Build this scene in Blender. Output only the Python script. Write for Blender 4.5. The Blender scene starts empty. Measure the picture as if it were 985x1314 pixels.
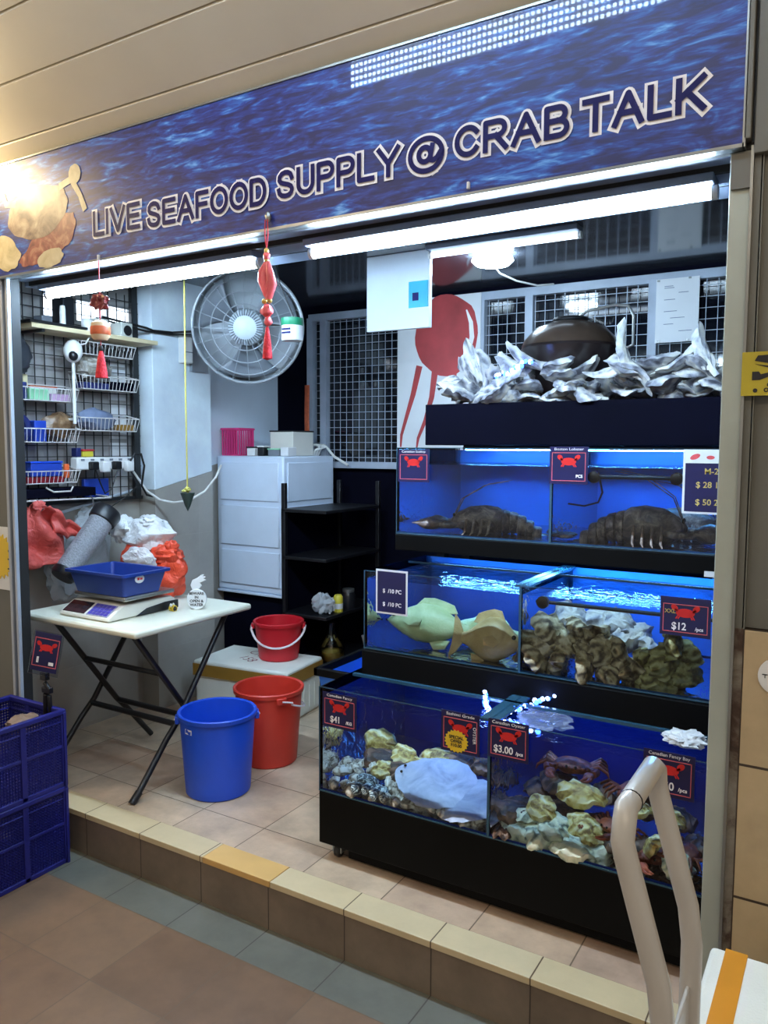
import bpy, math, random
from math import sin, cos, pi, radians as R
from mathutils import Vector as V, Matrix, noise
sc = bpy.context.scene
C = sc.collection
random.seed(7)
OFF = {}          # world offset of every object built, for parenting

def lin(c):
    return tuple((x/12.92 if x <= .04045 else ((x+.055)/1.055)**2.4) for x in c)
def rgb(r, g, b):
    return lin((r/255, g/255, b/255))

# ------------------------------------------------------------------ materials
def new_mat(name):
    m = bpy.data.materials.new(name); m.use_nodes = True
    nt = m.node_tree
    return m, nt, nt.nodes['Principled BSDF']
def N(nt, t, **k):
    n = nt.nodes.new(t)
    for a, b in k.items():
        if a == 'inp':
            for i, v in b.items(): n.inputs[i].default_value = v
        else: setattr(n, a, b)
    return n
def ramp(nt, fac, stops):
    r = N(nt, 'ShaderNodeValToRGB'); e = r.color_ramp.elements
    while len(e) < len(stops): e.new(.5)
    for el, (p, c) in zip(e, stops):
        el.position = p; el.color = (*c, 1)
    nt.links.new(fac, r.inputs['Fac']); return r.outputs['Color']
def mat(name, col, rough=.5, metal=0, var=.12, scale=8, bump=0, bscale=60, coat=0, spec=.5, sss=0, trans=0):
    """plain paint / plastic / metal with a little procedural unevenness"""
    m, nt, b = new_mat(name)
    tc = N(nt, 'ShaderNodeTexCoord')
    nz = N(nt, 'ShaderNodeTexNoise', inp={'Scale': scale, 'Detail': 4.0})
    nt.links.new(tc.outputs['Object'], nz.inputs['Vector'])
    lo = tuple(x*(1-var) for x in col); hi = tuple(min(1, x*(1+var)) for x in col)
    nt.links.new(ramp(nt, nz.outputs['Fac'], [(.3, lo), (.7, hi)]), b.inputs['Base Color'])
    b.inputs['Roughness'].default_value = rough; b.inputs['Metallic'].default_value = metal
    b.inputs['Coat Weight'].default_value = coat; b.inputs['Coat Roughness'].default_value = .06
    b.inputs['Specular IOR Level'].default_value = spec
    if trans: b.inputs['Transmission Weight'].default_value = trans
    if bump:
        n2 = N(nt, 'ShaderNodeTexNoise', inp={'Scale': bscale, 'Detail': 3.0})
        nt.links.new(tc.outputs['Object'], n2.inputs['Vector'])
        bp = N(nt, 'ShaderNodeBump', inp={'Strength': bump, 'Distance': .01})
        nt.links.new(n2.outputs['Fac'], bp.inputs['Height']); nt.links.new(bp.outputs['Normal'], b.inputs['Normal'])
    return m
def emis(name, col, st):
    m, nt, b = new_mat(name)
    b.inputs['Base Color'].default_value = (*col, 1)
    b.inputs['Emission Color'].default_value = (*col, 1); b.inputs['Emission Strength'].default_value = st
    return m
def glassy(name, tint, ior=1.45, rough=.02, bump=0, bscale=20, mx=None):
    """thin clear sheet: tinted see-through plus Fresnel gloss"""
    m = bpy.data.materials.new(name); m.use_nodes = True; nt = m.node_tree
    nt.nodes.remove(nt.nodes['Principled BSDF'])
    out = nt.nodes['Material Output']
    t = N(nt, 'ShaderNodeBsdfTransparent', inp={'Color': (*tint, 1)})
    g = N(nt, 'ShaderNodeBsdfGlossy', inp={'Roughness': rough})
    f = N(nt, 'ShaderNodeFresnel', inp={'IOR': ior})
    mix = N(nt, 'ShaderNodeMixShader')
    if bump:
        tc = N(nt, 'ShaderNodeTexCoord')
        n2 = N(nt, 'ShaderNodeTexNoise', inp={'Scale': bscale, 'Detail': 2.0, 'Distortion': .6})
        nt.links.new(tc.outputs['Object'], n2.inputs['Vector'])
        bp = N(nt, 'ShaderNodeBump', inp={'Strength': bump, 'Distance': .02})
        nt.links.new(n2.outputs['Fac'], bp.inputs['Height'])
        nt.links.new(bp.outputs['Normal'], g.inputs['Normal']); nt.links.new(bp.outputs['Normal'], f.inputs['Normal'])
    nt.links.new(f.outputs[0], mix.inputs[0]); nt.links.new(t.outputs[0], mix.inputs[1]); nt.links.new(g.outputs[0], mix.inputs[2])
    nt.links.new(mix.outputs[0], out.inputs['Surface'])
    return m
def bagmat(name, col, alpha=.6, rough=.35):
    """thin plastic film: part see-through, part glossy and translucent"""
    m, nt, b = new_mat(name)
    b.inputs['Base Color'].default_value = (*col, 1); b.inputs['Roughness'].default_value = rough
    b.inputs['Alpha'].default_value = alpha
    tc = N(nt, 'ShaderNodeTexCoord')
    n2 = N(nt, 'ShaderNodeTexNoise', inp={'Scale': 22.0, 'Detail': 5.0, 'Distortion': 1.2})
    nt.links.new(tc.outputs['Object'], n2.inputs['Vector'])
    bp = N(nt, 'ShaderNodeBump', inp={'Strength': .7, 'Distance': .02})
    nt.links.new(n2.outputs['Fac'], bp.inputs['Height']); nt.links.new(bp.outputs['Normal'], b.inputs['Normal'])
    return m
def tilemat(name, cols, px, py, ox, oy, ax=(0, 1), grout=rgb(70, 60, 50), gw=.004, rough=.4, stain=.25, accent=None):
    """square tiles laid at a real pitch: grout lines, one tone per tile, blotches"""
    m, nt, b = new_mat(name); L = nt.links.new
    tc = N(nt, 'ShaderNodeTexCoord'); sp = N(nt, 'ShaderNodeSeparateXYZ'); L(tc.outputs['Object'], sp.inputs[0])
    def mth(op, a, v=None):
        n = N(nt, 'ShaderNodeMath', operation=op)
        if isinstance(a, float): n.inputs[0].default_value = a
        else: L(a, n.inputs[0])
        if v is not None:
            if isinstance(v, (int, float)): n.inputs[1].default_value = v
            else: L(v, n.inputs[1])
        return n.outputs[0]
    cells = []; lines = []
    for k, (p, o) in zip(ax, ((px, ox), (py, oy))):
        u = mth('DIVIDE', mth('SUBTRACT', sp.outputs[k], o), p)
        cells.append(mth('FLOOR', u)); fr = mth('FRACT', u)
        d = mth('MINIMUM', fr, mth('SUBTRACT', 1.0, fr))
        lines.append(mth('LESS_THAN', d, gw/p/2))
    g = mth('MAXIMUM', lines[0], lines[1])
    cm = N(nt, 'ShaderNodeCombineXYZ'); L(cells[0], cm.inputs[0]); L(cells[1], cm.inputs[1])
    wn = N(nt, 'ShaderNodeTexWhiteNoise', noise_dimensions='3D'); L(cm.outputs[0], wn.inputs['Vector'])
    col = ramp(nt, wn.outputs['Value'], [(i/max(1, len(cols)-1), c) for i, c in enumerate(cols)])
    nz = N(nt, 'ShaderNodeTexNoise', inp={'Scale': 5.0, 'Detail': 6.0, 'Roughness': .65}); L(tc.outputs['Object'], nz.inputs['Vector'])
    st = ramp(nt, nz.outputs['Fac'], [(.35, (1-stain,)*3), (.65, (1.0,)*3)])
    mu = N(nt, 'ShaderNodeMix', data_type='RGBA', blend_type='MULTIPLY'); mu.inputs[0].default_value = 1
    L(col, mu.inputs[6]); L(st, mu.inputs[7])
    mg = N(nt, 'ShaderNodeMix', data_type='RGBA'); L(g, mg.inputs[0]); L(mu.outputs[2], mg.inputs[6]); mg.inputs[7].default_value = (*grout, 1)
    L(mg.outputs[2], b.inputs['Base Color'])
    b.inputs['Roughness'].default_value = rough
    bp = N(nt, 'ShaderNodeBump', inp={'Strength': .5, 'Distance': .003}, invert=True); L(g, bp.inputs['Height']); L(bp.outputs['Normal'], b.inputs['Normal'])
    return m
def mottled(name, stops, scale=14, rough=.6, bump=.6, bscale=30, ridges=0, rnd=True):
    """shell / skin: blotchy colours, growth rings, roughness of its own"""
    m, nt, b = new_mat(name); L = nt.links.new
    tc = N(nt, 'ShaderNodeTexCoord'); nz = N(nt, 'ShaderNodeTexNoise', inp={'Scale': scale, 'Detail': 7.0, 'Roughness': .65, 'Distortion': .8})
    if rnd:
        oi = N(nt, 'ShaderNodeObjectInfo'); ad = N(nt, 'ShaderNodeVectorMath', operation='ADD')
        L(tc.outputs['Object'], ad.inputs[0]); L(oi.outputs['Random'], ad.inputs[1]); L(ad.outputs[0], nz.inputs['Vector'])
    else: L(tc.outputs['Object'], nz.inputs['Vector'])
    fac = nz.outputs['Fac']
    if ridges:
        wv = N(nt, 'ShaderNodeTexWave', wave_type='RINGS', inp={'Scale': ridges, 'Distortion': 5.0, 'Detail': 3.0, 'Detail Scale': 2.0})
        L(tc.outputs['Object'], wv.inputs['Vector'])
        mx = N(nt, 'ShaderNodeMix', data_type='FLOAT'); mx.inputs[0].default_value = .35
        L(nz.outputs['Fac'], mx.inputs[2]); L(wv.outputs['Fac'], mx.inputs[3]); fac = mx.outputs[0]
    L(ramp(nt, fac, stops), b.inputs['Base Color'])
    b.inputs['Roughness'].default_value = rough
    if bump:
        bp = N(nt, 'ShaderNodeBump', inp={'Strength': bump, 'Distance': .006})
        n2 = N(nt, 'ShaderNodeTexNoise', inp={'Scale': float(bscale), 'Detail': 5.0}); L(tc.outputs['Object'], n2.inputs['Vector'])
        L(n2.outputs['Fac'], bp.inputs['Height']); L(bp.outputs['Normal'], b.inputs['Normal'])
    return m

# ------------------------------------------------------------------ mesh builder
class MB:
    def __init__(s): s.v = []; s.f = []
    def add(s, vs, fs):
        o = len(s.v); s.v += [V(p) for p in vs]; s.f += [tuple(i+o for i in f) for f in fs]; return s
    def box(s, x0, x1, y0, y1, z0, z1, M=None):
        vs = [V((x, y, z)) for z in (z0, z1) for y in (y0, y1) for x in (x0, x1)]
        if M: vs = [M @ p for p in vs]
        return s.add(vs, [(0, 2, 3, 1), (4, 5, 7, 6), (0, 1, 5, 4), (2, 6, 7, 3), (0, 4, 6, 2), (1, 3, 7, 5)])
    def cbox(s, c, d, M=None):
        x, y, z = c; a, b, e = (k/2 for k in d)
        return s.box(x-a, x+a, y-b, y+b, z-e, z+e, M)
    def rings(s, rs, closed=True, cap0=True, cap1=True, loop=False):
        n = len(rs[0]); o = len(s.v)
        for r in rs: s.v += [V(p) for p in r]
        m = len(rs)
        for i in range(m if loop else m-1):
            a = o+i*n; b = o+((i+1) % m)*n
            for j in range(n if closed else n-1):
                k = (j+1) % n; s.f.append((a+j, a+k, b+k, b+j))
        if not loop:
            if cap0: s.f.append(tuple(o+j for j in reversed(range(n))))
            if cap1: s.f.append(tuple(o+(m-1)*n+j for j in range(n)))
        return s
    def tube(s, pts, r, n=8, loop=False, flat=1):
        pts = [V(p) for p in pts]; m = len(pts)
        rr = r if isinstance(r, (list, tuple)) else [r]*m
        rs = []; up = None
        for i, p in enumerate(pts):
            if loop: t = pts[(i+1) % m]-pts[i-1]
            else: t = pts[min(i+1, m-1)]-pts[max(i-1, 0)]
            if t.length < 1e-9: t = V((0, 0, 1))
            t.normalize()
            if up is None:
                up = V((0, 0, 1)) if abs(t.z) < .9 else V((0, 1, 0))
            a = t.cross(up)
            if a.length < 1e-6: a = t.orthogonal()
            a.normalize(); b = a.cross(t).normalized(); up = b
            rs.append([p + a*cos(2*pi*j/n)*rr[i] + b*sin(2*pi*j/n)*rr[i]*flat for j in range(n)])
        return s.rings(rs, loop=loop)
    def lathe(s, prof, c=(0, 0, 0), n=32, M=None, cap0=True, cap1=True):
        rs = []
        for r, z in prof:
            q = [V((r*cos(2*pi*j/n), r*sin(2*pi*j/n), z)) for j in range(n)]
            if M: q = [M @ p for p in q]
            rs.append([p+V(c) for p in q])
        return s.rings(rs, cap0=cap0, cap1=cap1)
    def prism(s, poly, fn, d0, d1):
        """poly: 2-D outline, fn(u, v, d) -> point"""
        n = len(poly); o = len(s.v)
        s.v += [V(fn(u, v, d0)) for u, v in poly] + [V(fn(u, v, d1)) for u, v in poly]
        s.f.append(tuple(o+i for i in reversed(range(n)))); s.f.append(tuple(o+n+i for i in range(n)))
        for i in range(n):
            j = (i+1) % n; s.f.append((o+i, o+j, o+n+j, o+n+i))
        return s
    def blob(s, c, rad, seed=0, amp=.15, freq=2.0, nu=20, nv=12, M=None, fold=0):
        rs = []; c = V(c)
        for i in range(nv+1):
            th = pi*i/nv; ring = []
            for j in range(nu):
                ph = 2*pi*j/nu
                d = V((sin(th)*cos(ph), sin(th)*sin(ph), cos(th)))
                k = 1 + amp*noise.noise(d*freq+V((seed*3.1, seed*1.7, seed)))
                if fold: k += fold*sin(ph*7+seed+3*noise.noise(d*2+V((seed,)*3)))*sin(th)
                p = V((d.x*rad[0]*k, d.y*rad[1]*k, d.z*rad[2]*k))
                if M: p = M @ p
                ring.append(c+p)
            rs.append(ring)
        return s.rings(rs[::-1])
    def grid(s, fn, nu, nv):
        o = len(s.v)
        s.v += [V(fn(i/nu, j/nv)) for j in range(nv+1) for i in range(nu+1)]
        w = nu+1
        for j in range(nv):
            for i in range(nu):
                a = o+j*w+i; s.f.append((a, a+1, a+w+1, a+w))
        return s

def finish(me, smooth, angle=40):
    if smooth:
        me.shade_smooth()
        try: me.set_sharp_from_angle(angle=R(angle))
        except Exception: pass
def obj(name, mb, m, parent=None, smooth=True, bevel=0, local=False, loc=None, solid=0, sub=0, angle=40):
    """link a mesh; world-space vertices are re-expressed about the parent (or about loc)"""
    me = bpy.data.meshes.new(name)
    off = V((0, 0, 0))
    if parent is not None and not local: off = OFF[parent]
    own = V(loc) if loc else V((0, 0, 0))
    me.from_pydata([tuple(p-off-own) for p in mb.v], [], mb.f); me.validate(); me.update()
    import bmesh
    bm = bmesh.new(); bm.from_mesh(me); bmesh.ops.recalc_face_normals(bm, faces=bm.faces); bm.to_mesh(me); bm.free()
    if m: me.materials.append(m)
    finish(me, smooth, angle)
    o = bpy.data.objects.new(name, me); C.objects.link(o)
    if parent is not None: o.parent = parent
    if loc: o.location = V(loc)
    OFF[o] = off+own
    if solid:
        sm = o.modifiers.new('thick', 'SOLIDIFY'); sm.thickness = solid; sm.offset = 0
    if bevel:
        bv = o.modifiers.new('bevel', 'BEVEL'); bv.width = bevel; bv.segments = 2; bv.limit_method = 'ANGLE'; bv.angle_limit = R(40)
        bv.harden_normals = False
    if sub:
        ss = o.modifiers.new('sub', 'SUBSURF'); ss.levels = sub; ss.render_levels = sub
    return o
def tag(o, label, cat, group=None, kind=None):
    o['label'] = label; o['category'] = cat
    if group: o['group'] = group
    if kind: o['kind'] = kind
    return o
def thing(name, label, cat, loc=(0, 0, 0), rz=0, group=None):
    o = bpy.data.objects.new(name, None); C.objects.link(o)
    o.empty_display_size = .05
    o.location = loc; o.rotation_euler = (0, 0, rz); OFF[o] = V(loc)
    return tag(o, label, cat, group)
def struct(name, mb, m, parent=None, **k):
    o = obj(name, mb, m, parent, **k)
    if parent is None: o['kind'] = 'structure'
    return o
def copy_tree(o, parent=None, loc=None, rot=None, label=None, scale=None):
    c = o.copy(); C.objects.link(c)
    if parent is not None: c.parent = parent
    if loc is not None: c.location = loc
    if rot is not None: c.rotation_euler = rot
    if scale is not None: c.scale = (scale,)*3
    if label: c['label'] = label
    OFF[c] = V(c.location)
    for ch in list(o.children): copy_tree(ch, c)
    return c
_dg = None
def text(name, s, size, m, parent, at=(0, 0, 0), bold=0, ext=.0004, align='CENTER', rot=(R(90), 0, 0), local=True, sx=1):
    cu = bpy.data.curves.new('lettering', 'FONT'); cu.body = s; cu.size = size; cu.offset = bold; cu.extrude = ext
    cu.align_x = align; cu.align_y = 'CENTER'; cu.resolution_u = 3
    t = bpy.data.objects.new('lettering_curve', cu); C.objects.link(t)
    dg = bpy.context.evaluated_depsgraph_get()
    me = bpy.data.meshes.new_from_object(t.evaluated_get(dg))
    bpy.data.objects.remove(t); bpy.data.curves.remove(cu)
    me.materials.clear(); me.materials.append(m); me.name = name
    M = Matrix.Translation(V(at)) @ Matrix.Rotation(rot[2], 4, 'Z') @ Matrix.Rotation(rot[0], 4, 'X') @ Matrix.Diagonal((sx, 1, 1, 1))
    me.transform(M)
    o = bpy.data.objects.new(name, me); C.objects.link(o); o.parent = parent
    OFF[o] = OFF[parent]
    return o
def arc(c, r, a0, a1, n, plane='xz'):
    out = []
    for i in range(n+1):
        a = a0+(a1-a0)*i/n; u, v = r*cos(a), r*sin(a)
        out.append((c[0]+u, c[1], c[2]+v) if plane == 'xz' else (c[0]+u, c[1]+v, c[2]) if plane == 'xy' else (c[0], c[1]+u, c[2]+v))
    return out
# ------------------------------------------------------------------ palette
M = {}
M['white_paint'] = mat('white_paint', rgb(222, 236, 250), .55, var=.05, scale=3)
M['column_paint'] = mat('column_paint', rgb(224, 238, 252), .6, var=.1, scale=6, bump=.15, bscale=25)
M['white_plastic'] = mat('white_plastic', rgb(228, 228, 226), .35, var=.03)
M['cream'] = mat('cream_wood', rgb(222, 205, 165), .5, var=.1)
M['black'] = mat('black_metal', rgb(18, 18, 22), .4, var=.2)
M['black_matte'] = mat('black_board', rgb(7, 7, 22), .8, var=.25, scale=4, spec=.06)
M['tank_black'] = mat('tank_stand_black', rgb(7, 7, 8), .6, var=.3, scale=3, spec=.12)
M['steel'] = mat('stainless_steel', rgb(150, 152, 150), .32, metal=.8, var=.15, scale=5)
M['galv'] = mat('galvanised_post', rgb(172, 180, 172), .5, metal=.25, var=.1, scale=6)
M['grey_panel'] = mat('grey_panel', rgb(104, 104, 97), .5, var=.1, scale=3)
M['dark_gap'] = mat('dark_gap', rgb(25, 25, 26), .7)
M['soffit'] = mat('soffit_panel', rgb(222, 212, 190), .45, var=.06, scale=2)
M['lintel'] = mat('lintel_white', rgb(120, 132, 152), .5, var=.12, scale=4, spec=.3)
M['ceiling'] = mat('gloss_ceiling', rgb(70, 74, 82), .12, var=.1, scale=2, spec=.9)
M['blue_plastic'] = mat('blue_bucket_plastic', rgb(28, 78, 205), .38, var=.05)
M['blue_tray'] = mat('blue_tray_plastic', rgb(22, 52, 130), .42, var=.08)
M['blue_crate'] = mat('blue_crate_plastic', rgb(28, 30, 112), .45, var=.18, scale=5)
M['red_bucket'] = mat('orange_red_plastic', rgb(206, 58, 44), .4, var=.05)
M['red_pail'] = mat('red_plastic', rgb(200, 30, 42), .38, var=.05)
M['handle_white'] = mat('white_handle', rgb(225, 215, 215), .4, var=.03)
M['foam'] = mat('white_foam', rgb(224, 224, 214), .75, var=.04, bump=.2, bscale=180)
M['tape_brown'] = mat('brown_tape', rgb(150, 112, 45), .3, var=.1)
M['tape_orange'] = mat('orange_tape', rgb(205, 135, 40), .3, var=.07)
M['table_top'] = mat('cream_table_top', rgb(222, 222, 205), .4, var=.05, scale=5)
M['scale_white'] = mat('scale_housing', rgb(225, 222, 212), .4, var=.03)
M['scale_dark'] = mat('scale_dark', rgb(28, 28, 32), .3, var=.1)
M['lcd'] = mat('scale_display', rgb(40, 38, 42), .2, var=.2, scale=60)
M['keypad'] = mat('scale_keys', rgb(150, 150, 175), .4, var=.35, scale=70)
M['indigo'] = mat('indigo_keys', rgb(70, 62, 165), .4)
M['trolley'] = mat('grey_enamel_tube', rgb(186, 184, 180), .3, var=.05, coat=.4)
M['ink'] = mat('black_ink', rgb(25, 22, 25), .6)
M['navy_ink'] = mat('navy_lettering', rgb(20, 16, 84), .5, spec=.2)
M['white_ink'] = mat('white_lettering', rgb(245, 240, 242), .4)
M['gold_ink'] = mat('chalk_yellow', rgb(190, 165, 90), .5)
M['navy_card'] = mat('navy_card', rgb(24, 26, 74), .3, var=.1, coat=.3)
M['pink_line'] = mat('pink_border', rgb(206, 96, 104), .4)
M['crab_red'] = mat('red_crab_print', rgb(214, 40, 40), .4)
M['yellow'] = mat('yellow_sticker', rgb(226, 190, 48), .45, var=.08)
M['yellow_sign'] = mat('yellow_sign', rgb(180, 162, 40), .4, var=.08, scale=5)
M['paper'] = mat('white_paper', rgb(222, 224, 226), .6, var=.03)
M['grey_ink'] = mat('grey_print', rgb(110, 120, 140), .6)
M['teal'] = mat('teal_sign', rgb(40, 160, 185), .4)
M['wire_white'] = mat('white_coated_wire', rgb(212, 208, 205), .4)
M['wire_black'] = mat('black_coated_wire', rgb(26, 28, 30), .45)
M['grille_white'] = mat('white_grille', rgb(165, 175, 190), .45)
M['night_glass'] = mat('dark_window_glass', rgb(10, 13, 22), .06, var=.2, spec=.8)
M['salmon_bag'] = bagmat('salmon_bag', rgb(214, 92, 84), .93, .4)
M['orange_bag'] = bagmat('orange_red_bag', rgb(226, 78, 50), .93, .35)
M['white_bag'] = bagmat('white_film_bag', rgb(240, 243, 246), .8, .3)
M['clear_bag'] = bagmat('clear_film_bag', rgb(205, 212, 218), .5, .2)
M['mesh_grey'] = mat('grey_mesh', rgb(140, 142, 148), .5, var=.2, scale=110, bump=.6, bscale=160)
M['red_cloth'] = mat('red_cloth', rgb(168, 22, 28), .85, var=.3, scale=30, bump=.5, bscale=60)
M['tassel_red'] = mat('red_tassel', rgb(205, 30, 45), .7, var=.25, scale=60, bump=.5, bscale=150)
M['maroon'] = mat('maroon_charm', rgb(120, 38, 40), .45, var=.35, scale=25, bump=.5)
M['charm_cream'] = mat('cream_charm', rgb(214, 186, 150), .5, var=.15, scale=20)
M['charm_orange'] = mat('orange_charm', rgb(196, 92, 52), .5, var=.2, scale=40)
M['charm_pink'] = mat('pink_red_charm', rgb(220, 88, 92), .4, var=.25, scale=14, bump=.25)
M['cord_red'] = mat('red_cord', rgb(190, 50, 62), .7)
M['gold'] = mat('gold_bead', rgb(205, 170, 90), .3, metal=.6)
M['yellow_cord'] = mat('yellow_cord', rgb(176, 168, 84), .7)
M['cone_green'] = mat('dark_green_cone', rgb(44, 58, 52), .5)
M['cable_white'] = mat('white_cable', rgb(214, 214, 210), .45)
M['cable_black'] = mat('black_cable', rgb(18, 18, 20), .5)
M['fan_grey'] = mat('fan_grey', rgb(146, 152, 158), .4, metal=.3)
M['fan_blade'] = mat('fan_blade_grey', rgb(112, 118, 126), .45)
M['fan_hub'] = mat('fan_hub_white', rgb(186, 196, 204), .4)
M['cabinet_white'] = mat('white_cabinet', rgb(214, 228, 246), .4, var=.03)
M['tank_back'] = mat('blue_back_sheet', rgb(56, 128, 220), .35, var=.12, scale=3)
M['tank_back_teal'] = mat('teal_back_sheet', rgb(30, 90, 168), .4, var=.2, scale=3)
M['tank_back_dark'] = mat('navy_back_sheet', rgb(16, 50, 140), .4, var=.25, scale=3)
M['glass'] = glassy('tank_glass', (.97, .99, 1), 1.25)
M['glass_edge'] = mat('glass_edge', rgb(44, 82, 104), .2, var=.1, spec=.8)
M['water'] = glassy('tank_water', (.88, .96, 1.0), 1.33, .02, .25, 24)
M['frosted'] = glassy('clear_plastic', (.8, .85, .9), 1.45, .15)
M['tube'] = emis('tube_light', (.57, .79, 1.0), 74)
M['tube_dim'] = emis('tube_light_dim', (.66, .83, 1.0), 2.5)
M['bulb'] = emis('round_lamp_light', (.62, .82, 1.0), 30)
M['warm'] = emis('warm_lamp_light', (1.0, .78, .44), 95)
M['warm_panel'] = emis('warm_ceiling_lamp', (1.0, .80, .56), 34)
M['led_panel'] = emis('white_led_row', (.55, .76, 1.0), 22)
M['blue_led'] = emis('blue_led', (.05, .16, 1.0), 26)
M['blue_led_soft'] = emis('blue_led_bar', (.12, .46, 1.0), 40)
M['lit_pane'] = emis('lit_pane', (.75, .86, 1.0), 1.6)
# shells and skins
M['shell_grey'] = mottled('grey_oyster_shell', [(.26, rgb(84, 86, 96)), (.40, rgb(140, 144, 156)), (.54, rgb(188, 192, 198)), (.74, rgb(218, 216, 206))], 18, .6, .8, 55, 6)
M['shell_brown'] = mottled('brown_oyster_shell', [(.26, rgb(62, 54, 44)), (.40, rgb(122, 112, 90)), (.54, rgb(168, 156, 124)), (.72, rgb(206, 198, 168))], 18, .6, .8, 45, 14)
M['shell_pale'] = mottled('pale_oyster_shell', [(.26, rgb(104, 114, 104)), (.38, rgb(180, 192, 174)), (.52, rgb(222, 226, 196)), (.75, rgb(240, 238, 216))], 20, .5, .8, 45, 16)
M['shell_yellow'] = mottled('yellow_oyster_shell', [(.28, rgb(120, 92, 46)), (.42, rgb(196, 172, 96)), (.58, rgb(222, 208, 140)), (.75, rgb(232, 226, 190))], 20, .5, .8, 45, 16)
M['shell_dark'] = mottled('dark_shell', [(.3, rgb(40, 30, 28)), (.5, rgb(84, 62, 50)), (.7, rgb(130, 98, 78))], 16, .5, .7, 40, 14)
M['clam'] = mottled('striped_clam', [(.30, rgb(110, 102, 94)), (.42, rgb(178, 172, 160)), (.54, rgb(220, 216, 204)), (.75, rgb(238, 236, 228))], 18, .4, .2, 40, 22)
M['mussel'] = mottled('striped_shell', [(.36, rgb(46, 58, 66)), (.5, rgb(110, 130, 138)), (.62, rgb(196, 208, 206))], 8, .4, .3, 40, 60)
M['crab_brown'] = mottled('red_brown_crab', [(.3, rgb(58, 26, 18)), (.5, rgb(118, 54, 32)), (.7, rgb(160, 88, 52))], 22, .45, .5, 60)
M['fish_green'] = mottled('pale_green_fish', [(.3, rgb(152, 172, 122)), (.5, rgb(180, 196, 146)), (.7, rgb(202, 214, 170))], 9, .4, .2, 90)
M['fish_tan'] = mottled('tan_fish', [(.3, rgb(160, 134, 84)), (.5, rgb(190, 164, 110)), (.7, rgb(206, 186, 140))], 10, .4, .3, 110)
M['fish_grey'] = mottled('pale_grey_flatfish', [(.32, rgb(128, 138, 166)), (.46, rgb(160, 170, 196)), (.6, rgb(184, 192, 214)), (.75, rgb(208, 212, 226))], 10, .4, .2, 90)
M['lobster'] = mottled('dark_lobster', [(.3, rgb(40, 36, 44)), (.48, rgb(84, 76, 80)), (.6, rgb(140, 126, 122)), (.75, rgb(200, 190, 182))], 20, .35, .6, 50)
M['eye'] = mat('dark_eye', rgb(12, 12, 14), .1)

def sea_print():
    """printed photograph of a rippled sea on the sign face"""
    m, nt, b = new_mat('sea_print'); L = nt.links.new
    tc = N(nt, 'ShaderNodeTexCoord'); mp = N(nt, 'ShaderNodeMapping', inp={'Scale': (2.3, 1, 12.0), 'Rotation': (0, R(-5), 0)})
    L(tc.outputs['Object'], mp.inputs[0])
    a = N(nt, 'ShaderNodeTexNoise', inp={'Scale': 2.4, 'Detail': 6.0, 'Roughness': .55, 'Distortion': 1.4}); L(mp.outputs[0], a.inputs['Vector'])
    c = N(nt, 'ShaderNodeTexNoise', inp={'Scale': 7.0, 'Detail': 4.0, 'Distortion': .8}); L(mp.outputs[0], c.inputs['Vector'])
    mx = N(nt, 'ShaderNodeMix', data_type='FLOAT'); mx.inputs[0].default_value = .35; L(a.outputs['Fac'], mx.inputs[2]); L(c.outputs['Fac'], mx.inputs[3])
    sp = N(nt, 'ShaderNodeSeparateXYZ'); L(tc.outputs['Object'], sp.inputs[0])
    # the printed sea is calmer and darker towards the lower edge, as on the sign itself
    mr = N(nt, 'ShaderNodeMapRange', inp={'From Min': 2.05, 'From Max': 2.44, 'To Min': -.12, 'To Max': .10}); L(sp.outputs[2], mr.inputs[0])
    ad = N(nt, 'ShaderNodeMath', operation='ADD'); L(mx.outputs[0], ad.inputs[0]); L(mr.outputs[0], ad.inputs[1])
    col = ramp(nt, ad.outputs[0], [(.30, rgb(12, 16, 84)), (.40, rgb(20, 46, 134)), (.47, rgb(36, 96, 186)), (.54, rgb(92, 156, 222)), (.64, rgb(176, 214, 240))])
    L(col, b.inputs['Base Color'])
    b.inputs['Roughness'].default_value = .45; b.inputs['Coat Weight'].default_value = .55; b.inputs['Coat Roughness'].default_value = .012
    return m
M['sea'] = sea_print()
def crabshell_print():
    return mottled('printed_crab', [(.3, rgb(66, 50, 50)), (.44, rgb(118, 100, 90)), (.58, rgb(158, 142, 124)), (.75, rgb(190, 178, 160))], 12, .4, 0, rnd=False)
M['crab_print'] = crabshell_print()
M['crab_print2'] = mottled('printed_crab_underside', [(.3, rgb(84, 46, 44)), (.5, rgb(142, 84, 74)), (.7, rgb(190, 150, 124))], 18, .4, 0, rnd=False)
FT = [rgb(202, 172, 144), rgb(212, 188, 160), rgb(196, 164, 140), rgb(216, 196, 168), rgb(206, 178, 150)]
M['floor'] = tilemat('shop_floor_tile', FT, .30, .31, -2.105, -.042, grout=rgb(110, 92, 74), gw=.004, rough=.38, stain=.34)
M['lip'] = tilemat('step_nosing_tile', [rgb(206, 186, 146), rgb(212, 194, 158), rgb(200, 180, 140)], .297, 2.0, -1.273, -1, grout=rgb(96, 78, 58), rough=.4, stain=.12)
M['lip_orange'] = mat('orange_nosing_tile', rgb(212, 170, 104), .4, var=.06)
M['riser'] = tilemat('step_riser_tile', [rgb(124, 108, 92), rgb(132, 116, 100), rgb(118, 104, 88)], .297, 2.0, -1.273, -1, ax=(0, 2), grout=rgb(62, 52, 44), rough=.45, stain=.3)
M['paving'] = tilemat('brown_paving', [rgb(122, 94, 72), rgb(130, 102, 78), rgb(116, 88, 66), rgb(126, 98, 76)], .30, .30, -1.863, -.459, grout=rgb(104, 84, 66), gw=.004, rough=.5, stain=.25)
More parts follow.
